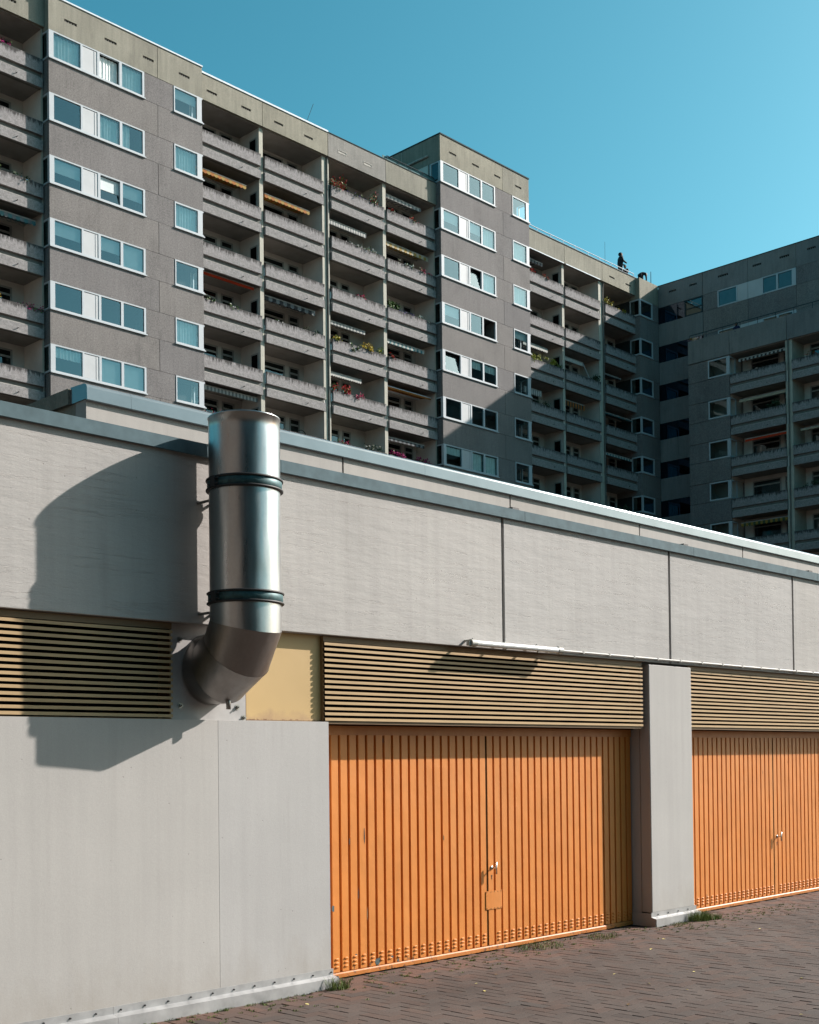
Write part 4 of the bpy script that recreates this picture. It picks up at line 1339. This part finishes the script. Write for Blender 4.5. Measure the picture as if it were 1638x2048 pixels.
def awning(nm, k, dz, c1, c2, desc, f0=0.1, f1=0.75, hgt=0.2, stripes=14, ext=0.5, cass='ledge', scal=True):
    a, b = (CB[nm] if nm in CB else BAYS[nm])
    w = b-a
    ua, ub = a+w*f0, a+w*f1
    yy = front(nm)+0.35
    t = place(nm, (ua+ub)/2, yy, S(k)+dz, 'awning', label='%s awning, %s' % (desc, where(nm, k)), cat='awning', group='awnings under the balcony ceilings')
    L = (ub-ua)/2
    mb = MB()
    for i in range(stripes):
        x0, x1 = -L+2*L*i/stripes, -L+2*L*(i+1)/stripes
        m_ = i % 2
        mb.poly([(x0, 0, 0), (x1, 0, 0), (x1, 0.9, 0.16), (x0, 0.9, 0.16)], m_)
    mb.build('canopy', [c1, c2], t)
    mb = MB()
    for i in range(stripes):
        x0, x1 = -L+2*L*i/stripes, -L+2*L*(i+1)/stripes
        xm = (x0+x1)/2
        m_ = i % 2
        lo = -hgt*(0.72 if scal else 1)
        mb.poly([(x0, -0.005, lo), (xm, -0.005, -hgt), (x1, -0.005, lo), (x1, -0.005, 0), (x0, -0.005, 0)], m_)
    mb.build('valance', [c1, c2], t)
    MB().tube((-L, 0.0, 0.015), (L, 0.0, 0.015), 0.028, 8).build('front_bar', cass, t)
    MB().box(-L, L, 0.9, 1.02, 0.1, 0.24).build('cassette', cass, t)
    return t
awning('M1', 1, 1.03, 'a_orange', 'a_yellow', 'orange and yellow striped', 0.02, 0.82)
awning('M2', 1, 1.03, 'a_orange', 'a_yellow', 'orange and amber striped', 0.06, 0.82)
awning('M1', 3, 1.50, 'a_red', 'a_red', 'bright red', 0.02, 0.93, 0.14, scal=False)
awning('M2', 3, 1.30, 'a_dark', 'a_grey', 'black and grey', 0.05, 0.9, 0.26)
awning('M1', 5, 1.42, 'a_white', 'a_grey', 'off-white ribbed', 0.02, 0.98, 0.24, 34)
awning('N2', 0, 1.05, 'a_white', 'a_grey', 'white and grey scalloped', 0.02, 0.78, 0.2, 20)
awning('N2', 1, 1.12, 'a_yellow', 'a_cream', 'yellow and cream scalloped', 0.02, 0.93, 0.24, 18)
awning('N1', 1, 1.06, 'a_white', 'a_grey', 'faded white ribbed', 0.02, 0.72, 0.26, 30)
awning('N1', 3, 1.10, 'a_grey', 'a_white', 'grey fringed', 0.02, 0.68, 0.2, 22)
awning('N1', 4, 1.10, 'a_white', 'a_white', 'plain pale scalloped', 0.02, 0.60, 0.22, 14)
awning('N2', 3, 1.10, 'a_teal', 'a_white', 'dark teal striped', 0.02, 0.82, 0.22, 20)
awning('N2', 4, 1.22, 'a_orange', 'a_orange', 'orange fringed, white cased', 0.02, 0.95, 0.12, 26, cass='coping2')
awning('N2', 5, 1.10, 'a_grey', 'a_dark', 'dark grey scalloped', 0.02, 0.80, 0.2, 18)
awning('P1', 0, 1.02, 'a_dark', 'a_grey', 'dark folded', 0.02, 0.55, 0.2, 14)
awning('P1', 2, 1.10, 'a_white', 'a_white', 'white scalloped', 0.02, 0.66, 0.26, 14)
awning('P2', 2, 1.05, 'a_white', 'a_white', 'white scalloped', 0.02, 0.58, 0.26, 12)
awning('P1', 3, 0.95, 'a_grey', 'a_white', 'small grey fringed', 0.02, 0.48, 0.4, 16)
awning('P2', 3, 0.95, 'a_dark', 'a_orange', 'dim brown striped', 0.02, 0.62, 0.4, 16)
awning('P3', 2, 0.90, 'a_grey', 'a_grey', 'thin grey', 0.02, 0.60, 0.08, 14)
awning('P3', 3, 1.00, 'a_grey', 'a_teal', 'dim grey', 0.02, 0.95, 0.10, 14)
awning('P3', 4, 1.00, 'a_teal', 'a_white', 'teal green striped', 0.02, 0.92, 0.18, 20)
awning('L', 3, 1.20, 'a_grey', 'a_teal', 'grey and teal scalloped', 0.2, 0.95, 0.22, 16)
awning('C1', 2, 1.00, 'a_white', 'a_dark', 'black with white tassels', 0.12, 1.0, 0.18, 24)
awning('C1', 3, 1.05, 'a_cream', 'a_cream', 'cream', 0.12, 1.0, 0.16, 12, scal=False)
awning('C1', 4, 1.12, 'a_red', 'a_red', 'dull red', 0.22, 1.0, 0.16, 12, scal=False)
awning('C1', 6, 1.12, 'a_yellow', 'leafd', 'yellow and green zigzag', 0.12, 1.0, 0.26, 20)
awning('C2', 4, 1.05, 'a_cream', 'a_cream', 'beige', 0.1, 1.0, 0.10, 12, scal=False)

# ------------------------------------------------------------------ balcony plants
def plants(nm, k, f, w, h, flower, desc, leafm='leaf', n=140, hang=0.15, nfl=0.4, cat='flowers'):
    a, b = (CB[nm] if nm in CB else BAYS[nm])
    u = a+(b-a)*f
    t = place(nm, u, front(nm)+0.06, S(k), 'balcony_plant', label='%s, %s' % (desc, where(nm, k).replace('balcony column', 'column')), cat=cat, group='plants on the balcony parapets')
    rnd = random.Random(hash((nm, k, int(f*100))) & 0xffff if False else (len(nm)*97+k*31+int(f*100)+ord(nm[0])*7))
    box = MB().box(-w/2, w/2, 0.07, 0.24, -0.12, 0.03)
    box.build('planter_box', 'sealant', t)
    lf, fl = MB(), MB()
    clumps = [(rnd.uniform(-w/2, w/2), rnd.uniform(-0.1, 0.16), rnd.uniform(-hang*0.5, h*0.7), rnd.uniform(0.06, 0.14)+h*0.14) for _ in range(max(4, int(w*6)))]
    def quad(mb, c, s):
        n_ = Vector((rnd.gauss(0, 1), rnd.gauss(0, 1)-0.6, rnd.gauss(0, 1)+0.3)).normalized()
        a_ = n_.orthogonal().normalized()
        a_.rotate(Matrix.Rotation(rnd.uniform(0, 6.28), 3, n_))
        b_ = n_.cross(a_)
        mb.poly([c-a_*s, c-b_*s*0.55, c+a_*s, c+b_*s*0.55])
    for _ in range(n):
        cx, cy, cz, r_ = rnd.choice(clumps)
        d = Vector((rnd.gauss(0, 1), rnd.gauss(0, 0.7), rnd.gauss(0, 0.9)))*r_*0.6
        c = Vector((cx, cy, cz))+d
        if flower and rnd.random() < nfl:
            quad(fl, c+Vector((0, -0.03, 0.03)), rnd.uniform(0.03, 0.055))
            quad(fl, c+Vector((0.02, -0.03, 0.02)), rnd.uniform(0.03, 0.05))
        else:
            quad(lf, c, rnd.uniform(0.035, 0.07))
    if lf.f:
        lf.build('foliage', leafm, t)['kind'] = 'stuff'
    if fl.f:
        fl.build('blossom', flower, t)['kind'] = 'stuff'
    return t
plants('L', 0, 0.52, 0.9, 0.15, 'magenta', 'magenta and white balcony flowers', n=120, nfl=0.6)
plants('L', 2, 0.35, 1.0, 0.3, 'yellow', 'trailing green plants with few yellow blooms', n=160, nfl=0.15, hang=0.4)
plants('L', 2, 0.78, 1.0, 0.3, 'bluebit', 'dark leafy pots with a blue bloom', 'leafd', n=120, nfl=0.06)
plants('L', 4, 0.45, 0.7, 0.2, 'yellow', 'yellow balcony flowers', n=120, nfl=0.7)
plants('L', 4, 0.85, 0.9, 0.2, 'magenta', 'magenta trailing flowers', n=110, nfl=0.35, hang=0.3)
plants('M1', 3, 0.12, 0.8, 0.12, 'whitef', 'small green pots with white balls', n=70, nfl=0.12)
plants('M1', 3, 0.55, 0.5, 0.12, 'whitef', 'one small green clump', n=50, nfl=0.12)
plants('M2', 3, 0.80, 1.0, 0.2, None, 'dark trailing greenery', 'leafd', n=110, hang=0.25)
plants('M2', 3, 0.25, 0.5, 0.12, 'whitef', 'little green pot with white ball', n=40, nfl=0.15)
plants('M1', 5, 0.2, 1.4, 0.2, 'pink', 'mixed pink and yellow flowers', n=110, nfl=0.4)
plants('M1', 5, 0.42, 0.8, 0.2, 'yellow', 'few yellow flowers behind the duct top', n=60, nfl=0.3)
plants('N1', 0, 0.10, 0.9, 0.9, 'red', 'tall red climbing flowers', n=260, nfl=0.45)
plants('N1', 0, 0.86, 0.8, 0.7, 'red', 'bushy dark red flowers', n=200, nfl=0.3)
plants('N1', 0, 0.5, 1.3, 0.15, 'violet', 'low violet and white flowers', n=110, nfl=0.3)
plants('N2', 0, 0.12, 0.5, 0.12, 'red', 'small red flower spot', n=40, nfl=0.5)
plants('N2', 0, 0.52, 0.6, 0.14, 'red', 'small red geraniums', n=70, nfl=0.4, hang=0.2)
plants('N1', 1, 0.6, 2.4, 0.1, 'whitef', 'row of tiny white flowers', n=110, nfl=0.5)
plants('N2', 1, 0.35, 1.4, 0.12, 'whitef', 'scattered white balcony flowers', n=80, nfl=0.4)
plants('N2', 1, 0.78, 0.8, 0.14, 'pink', 'small pink flowers', n=80, nfl=0.4)
plants('N1', 2, 0.52, 0.7, 0.16, 'pink', 'bright pink geraniums', n=80, nfl=0.6)
plants('N2', 2, 0.12, 0.9, 0.45, None, 'round vivid green bush', 'leaf', n=340, hang=0.0, cat='bush')
plants('N2', 2, 0.4, 1.0, 0.1, 'violet', 'low violet flowers', n=80, nfl=0.4)
plants('N2', 2, 0.75, 0.8, 0.15, 'whitef', 'pink and white flowers', n=80, nfl=0.45)
plants('N1', 3, 0.12, 0.8, 0.22, 'yellow', 'olive leafed plant', 'leafy', n=130, nfl=0.15)
plants('N1', 3, 0.36, 0.8, 0.2, 'whitef', 'trailing ivy-like greenery', 'leaf', n=180, nfl=0.08, hang=0.7)
plants('N1', 3, 0.64, 0.6, 0.5, 'yellow', 'bright yellow flowering shrub', 'leafy', n=190, nfl=0.6)
plants('N1', 3, 0.84, 0.9, 0.3, None, 'yellow-green hanging plant', 'leafy', n=190, hang=0.5)
plants('N2', 3, 0.06, 0.5, 0.12, 'red', 'red flowers beside the column', n=60, nfl=0.6)
plants('N1', 4, 0.14, 1.1, 0.35, 'red', 'dense red geraniums', n=260, nfl=0.6, hang=0.3)
plants('N1', 4, 0.42, 1.2, 0.3, 'pink', 'dense pink geraniums', n=280, nfl=0.6, hang=0.35)
plants('N1', 5, 0.25, 1.2, 0.2, 'pink', 'scattered pink and orange flowers', n=90, nfl=0.4)
plants('N1', 5, 0.75, 1.5, 0.35, 'whitef', 'dark green plants with white pots', 'leafd', n=220, nfl=0.06)
plants('N2', 5, 0.25, 1.5, 0.3, 'magenta', 'dense crimson flowers above the garage coping', n=300, nfl=0.75)
plants('N2', 5, 0.65, 1.6, 0.25, 'magenta', 'crimson flowers in a long row', n=260, nfl=0.7)
plants('P1', 0, 0.22, 0.5, 0.2, 'red', 'red flower clump nearest the window tower', n=70, nfl=0.75)
plants('P1', 0, 0.55, 0.5, 0.15, 'red', 'two small red flower spots', n=60, nfl=0.6)
plants('P3', 0, 0.14, 0.7, 0.5, 'yellow', 'ochre upright plant', 'leafy', n=120, nfl=0.2)
plants('P3', 0, 0.52, 1.0, 0.15, 'yellow', 'low ochre plants', 'leafy', n=80, nfl=0.2)
plants('P1', 2, 0.35, 1.4, 0.4, None, 'sunlit yellow-green shrubs', 'leafy', n=300)
plants('P1', 2, 0.66, 1.0, 0.45, None, 'lime green bushy shrub', 'leafy', n=280)
plants('P1', 2, 0.88, 0.8, 0.3, None, 'green shrub in the shade edge', 'leaf', n=160)
plants('P2', 2, 0.85, 0.8, 0.6, None, 'round dark bush', 'leafd', n=300, hang=0.5, cat='bush')
plants('P1', 3, 0.4, 1.2, 0.25, None, 'shaded dark plants', 'leafd', n=140)
plants('P3', 5, 0.6, 1.4, 0.3, None, 'shaded trailing dark leaves', 'leafd', n=150, hang=0.4)
plants('C2', 2, 0.4, 1.0, 0.3, 'red', 'red flowers with a blue pot', n=110, nfl=0.5)
plants('C1', 3, 0.75, 1.0, 0.6, None, 'dark bushy plant in front of the door', 'leafd', n=200)
plants('C2', 5, 0.35, 1.6, 0.3, None, 'dark hedge-like planting', 'leafd', n=200)

# wheel-like hoop and pole on the middle balcony
t = place('M2', 44.75, 1.2, S(5)-1.05, 'bicycle_wheel', label='dark round wheel hung on the partition, second middle balcony column, sixth row', cat='wheel')
mb = MB()
rg = []
for i in range(25):
    a_ = 2*math.pi*i/24
    c = Vector((0.36*math.cos(a_), 0, 1.15+0.36*math.sin(a_)))
    rad = Vector((math.cos(a_), 0, math.sin(a_)))
    rg.append([c+rad*0.025*math.cos(q)+Vector((0, 1, 0))*0.025*math.sin(q) for q in (0, 1.05, 2.1, 3.14, 4.19, 5.24)])
mb.rings(rg)
mb.build('tyre', 'rubber', t)
mb = MB()
for i in range(8):
    a_ = math.pi*i/8
    mb.tube((-0.34*math.cos(a_), 0, 1.15-0.34*math.sin(a_)), (0.34*math.cos(a_), 0, 1.15+0.34*math.sin(a_)), 0.006, 4)
mb.build('spokes', 'bolt', t)['kind'] = 'stuff'
t = place('P2', 70.3, 0.5, S(2)-1.05, 'parasol_pole', label='slanting white pole, second right-hand balcony column, third row from the roof', cat='pole')
MB().tube((-0.35, 0.25, 2.15), (0.2, 0.0, 0.95), 0.025, 8).build('pole', 'white', t)

# roof antennas
def antenna(x, y, z, h, r, lab):
    t = empty('antenna', (x, y, z), label=lab, cat='antenna', group='thin masts on the roof')
    MB().tube((0, 0, 0), (0, 0, h), r, 6, r1=r*0.6).build('mast', 'darkmetal', t)
    MB().box(-0.08, 0.08, -0.08, 0.08, 0, 0.05).build('foot', 'darkmetal', t)
ta = empty('antenna', (45.1, 51.2, 36.15), label='leaning hair-thin mast on the roof above the second middle balconies', cat='antenna', group='thin masts on the roof')
MB().tube((0, 0, 0), (0.75, 0, 1.75), 0.012, 6).build('mast', 'darkmetal', ta)
MB().box(-0.08, 0.08, -0.08, 0.08, 0, 0.05).build('foot', 'darkmetal', ta)
antenna(73.6, 51.3, 36.1, 2.2, 0.014, 'thin upright mast just left of the standing roof figure')
antenna(79.0, 51.0, 36.05, 1.5, 0.035, 'short thick mast at the inner roof corner')

# ------------------------------------------------------------------ people
def person(name, loc, rz, joints, radii, edges, label, coat, legs, head, hood=True, group=None):
    root = empty(name, loc, rz, label=label, cat='person', group=group)
    bmh = bmesh.new()
    sk = bmh.verts.layers.skin.verify()
    vs = []
    for j, r_ in zip(joints, radii):
        v = bmh.verts.new(j)
        rr = r_ if isinstance(r_, tuple) else (r_, r_)
        v[sk].radius = rr
        vs.append(v)
    vs[0][sk].use_root = True
    for a, b in edges:
        bmh.edges.new((vs[a], vs[b]))
    me = bpy.data.meshes.new('body')
    bmh.to_mesh(me); bmh.free()
    me.materials.append(M[coat])
    o = link('body', me, root)
    s1 = o.modifiers.new('skin', 'SKIN'); s1.use_smooth_shade = True
    s2 = o.modifiers.new('sub', 'SUBSURF'); s2.levels = 2; s2.render_levels = 2
    # head: face with brow, nose, chin; hair or hood shell
    hc = Vector(head)
    hb = bmesh.new()
    bmesh.ops.create_uvsphere(hb, u_segments=14, v_segments=12, radius=0.105)
    for v in hb.verts:
        v.co.x *= 0.82
        v.co.z *= 1.12
        if v.co.y < -0.07 and abs(v.co.x) < 0.03 and -0.03 < v.co.z < 0.02:
            v.co.y -= 0.022
        if v.co.z < -0.07:
            v.co.y *= 0.8; v.co.x *= 0.85
        v.co += hc
    me = bpy.data.meshes.new('head'); hb.to_mesh(me); hb.free()
    me.materials.append(M['skin'])
    me.polygons.foreach_set('use_smooth', [True]*len(me.polygons))
    link('head', me, root)
    hb = bmesh.new()
    bmesh.ops.create_uvsphere(hb, u_segments=14, v_segments=12, radius=0.128 if hood else 0.114)
    dele = [v for v in hb.verts if v.co.y < -0.055 and v.co.z < 0.055]
    bmesh.ops.delete(hb, geom=dele, context='VERTS')
    for v in hb.verts:
        v.co.x *= 0.88
        v.co.z *= 1.1
        v.co += hc+Vector((0, 0.012, 0.008))
    me = bpy.data.meshes.new('hood' if hood else 'hair'); hb.to_mesh(me); hb.free()
    me.materials.append(M[coat] if hood else M['rubber'])
    me.polygons.foreach_set('use_smooth', [True]*len(me.polygons))
    hd = link('hood' if hood else 'hair', me, root)
    so_ = hd.modifiers.new('thick', 'SOLIDIFY'); so_.thickness = 0.012
    return root
# standing, arms forward holding something
J = [(0, 0, 0.93), (0, 0.0, 1.15), (0, 0.0, 1.38), (0, -0.01, 1.50),
     (0.19, 0, 1.40), (0.24, -0.04, 1.12), (0.17, -0.26, 1.02), (0.12, -0.34, 1.02),
     (-0.19, 0, 1.40), (-0.24, -0.04, 1.12), (-0.17, -0.26, 1.02), (-0.12, -0.34, 1.02),
     (0.10, 0, 0.88), (0.12, -0.01, 0.48), (0.12, 0.02, 0.08), (0.13, -0.12, 0.04),
     (-0.10, 0, 0.88), (-0.12, -0.01, 0.48), (-0.12, 0.02, 0.08), (-0.13, -0.12, 0.04)]
Rr = [(0.19, 0.14), (0.19, 0.14), (0.18, 0.13), 0.065, 0.085, 0.065, 0.05, 0.04, 0.085, 0.065, 0.05, 0.04, 0.11, 0.075, 0.05, 0.045, 0.11, 0.075, 0.05, 0.045]
Ee = [(0, 1), (1, 2), (2, 3), (2, 4), (4, 5), (5, 6), (6, 7), (2, 8), (8, 9), (9, 10), (10, 11), (0, 12), (12, 13), (13, 14), (14, 15), (0, 16), (16, 17), (17, 18), (18, 19)]
person('person', (75.05, 51.0, 36.02), R(60), J, Rr, Ee, 'person in dark hooded jacket standing on the roof edge, hands held forward', 'jacket', 'trousers', (0, -0.03, 1.63)).scale = (1.3, 1.3, 1.04)
# sitting
J2 = [(0, 0, 0.30), (0, -0.04, 0.55), (0, -0.08, 0.78), (0, -0.11, 0.90),
      (0.18, -0.08, 0.80), (0.23, -0.2, 0.58), (0.16, -0.38, 0.52), (0.12, -0.46, 0.52),
      (-0.18, -0.08, 0.80), (-0.23, -0.2, 0.58), (-0.16, -0.38, 0.52), (-0.12, -0.46, 0.52),
      (0.10, -0.05, 0.27), (0.13, -0.40, 0.50), (0.12, -0.42, 0.08), (0.12, -0.54, 0.04),
      (-0.10, -0.05, 0.27), (-0.13, -0.40, 0.50), (-0.12, -0.42, 0.08), (-0.12, -0.54, 0.04)]
person('person', (75.85, 51.1, 36.02), R(-70), J2, Rr, Ee, 'person crouching low beside the standing roof figure, only dark head and shoulders showing', 'trousers', 'trousers', (0, -0.14, 1.03), False)
# bending over
J3 = [(0, 0.15, 0.78), (0, -0.05, 0.86), (0, -0.26, 0.86), (0, -0.36, 0.84),
      (0.18, -0.26, 0.82), (0.20, -0.30, 0.55), (0.14, -0.36, 0.32), (0.12, -0.40, 0.22),
      (-0.18, -0.26, 0.82), (-0.20, -0.30, 0.55), (-0.14, -0.36, 0.32), (-0.12, -0.40, 0.22),
      (0.10, 0.15, 0.74), (0.12, 0.08, 0.42), (0.12, 0.16, 0.08), (0.13, 0.02, 0.04),
      (-0.10, 0.15, 0.74), (-0.12, 0.08, 0.42), (-0.12, 0.16, 0.08), (-0.13, 0.02, 0.04)]
person('person', (77.35, 50.75, 36.05), R(75), J3, Rr, Ee, 'person in dark clothes bending forward on the roof near the inner corner', 'jacket', 'trousers', (0, -0.46, 0.84), False)
person('person', (76.95, 42.9, 29.5), R(-100), J, Rr, Ee, 'person in dark blue coat standing behind the terrace rail of the shaded wing', 'bluecoat', 'trousers', (0, -0.03, 1.63), False)

# ------------------------------------------------------------------ weeds, grass, fallen leaves
def tuft(mb, x, y, r, n, h, rnd):
    for _ in range(n):
        a_ = rnd.uniform(0, 6.28)
        d = r*math.sqrt(rnd.random())
        bx, by = x+math.cos(a_)*d, y+math.sin(a_)*d*0.6
        hh = h*rnd.uniform(0.4, 1.0)
        lx, ly = rnd.gauss(0, 0.5)*hh, rnd.gauss(0, 0.4)*hh-0.1*hh
        w = rnd.uniform(0.0012, 0.0025)
        t_ = rnd.uniform(0, 3.14)
        wx, wy = math.cos(t_)*w, math.sin(t_)*w
        mb.poly([(bx-wx, by-wy, -0.004), (bx+wx, by+wy, -0.004), (bx+lx*0.4+wx*.8, by+ly*0.4+wy*.8, hh*0.65), (bx+lx*0.4-wx*.8, by+ly*0.4-wy*.8, hh*0.65)])
        mb.poly([(bx+lx*0.4-wx*.8, by+ly*0.4-wy*.8, hh*0.65), (bx+lx*0.4+wx*.8, by+ly*0.4+wy*.8, hh*0.65), (bx+lx, by+ly, hh)])
rnd = random.Random(3)
mb = MB(); tuft(mb, 0, 0, 0.16, 420, 0.13, rnd); tuft(mb, 0.16, -0.05, 0.16, 320, 0.07, rnd)
t = tag(mb.build('grass_tuft', 'grass', None, False, (11.60, 7.02, 0)), 'bushy grass tuft growing at the foot of the concrete pillar', 'grass tuft')
mb = MB(); tuft(mb, 0, 0, 0.09, 160, 0.10, rnd); tuft(mb, -0.1, 0.0, 0.05, 30, 0.14, rnd)
tag(mb.build('grass_tuft', 'grass', None, False, (6.47, 7.02, 0)), 'thin green weed at the corner of the metal skirting beside the first door', 'weed')
mb = MB(); tuft(mb, 0, 0, 0.28, 420, 0.035, rnd)
tag(mb.build('grass_tuft', 'grass', None, False, (9.10, 7.17, 0)), 'low flat grass patch along the first door below its right half', 'grass tuft')
mb = MB(); tuft(mb, 0, 0, 0.2, 220, 0.035, rnd)
tag(mb.build('grass_tuft', 'grass', None, False, (9.92, 7.05, 0)), 'yellowish low weed patch near the right end of the first door', 'grass tuft')
mb = MB(); tuft(mb, 0, 0, 0.16, 160, 0.03, rnd)
tag(mb.build('grass_tuft', 'grass', None, False, (11.22, 7.02, 0)), 'small green weed strip in front of the pillar skirting', 'grass tuft')
mb = MB()
for _ in range(420):
    x = rnd.uniform(4.6, 13.5)
    y = 7.05-abs(rnd.gauss(0, 0.26))+(0.24 if 6.6 < x < 10.8 else 0)
    # weeds sit in the joints
    if rnd.random() < 0.5:
        x = round(x/0.1)*0.1
    else:
        y = round((y-0.02)/0.1)*0.1+0.02
    tuft(mb, x, y, 0.022, 11, 0.016, rnd)
for x in [4.6+0.02*i for i in range(90)]:
    if rnd.random() < 0.4:
        tuft(mb, x, 7.062, 0.02, 6, 0.014, rnd)
tag(mb.build('grass', 'grass'), 'sparse moss and weeds in the paving joints along the wall', 'grass', kind='stuff')
leafspots = [(6.67, 6.33), (7.30, 6.37), (7.10, 6.12), (7.70, 6.51), (8.15, 5.37), (8.12, 5.02), (7.37, 5.03), (8.33, 5.81), (7.84, 3.97), (6.91, 6.86), (8.83, 5.39),
             (9.6, 6.3), (10.4, 5.2), (9.1, 4.6), (11.4, 6.2), (12.6, 6.6), (10.2, 6.55), (5.9, 6.75)]
for i, (x, y) in enumerate(leafspots):
    mb = MB()
    s_ = random.uniform(0.010, 0.018)
    a_ = random.uniform(0, 6.28)
    ca, sa = math.cos(a_), math.sin(a_)
    P_ = [(-1.5, 0, 0.0), (-0.5, 0.7, 0.35), (0.6, 0.6, 0.2), (1.5, 0, 0.4), (0.5, -0.7, 0.5), (-0.6, -0.6, 0.3)]
    Q = [((px*ca-py*sa)*s_, (px*sa+py*ca)*s_, pz*s_*0.8+0.003) for px, py, pz in P_]
    mb.poly([Q[0], Q[3], Q[2], Q[1]]); mb.poly([Q[0], Q[5], Q[4], Q[3]])
    tag(mb.build('fallen_leaf', 'dryleaf' if i % 3 else 'slatdark', None, False, (x, y, 0)),
        'small yellowish fallen leaf lying on the brick paving' if i % 3 else 'small brown fallen leaf lying on the brick paving', 'leaf', 'fallen leaves scattered on the paving')
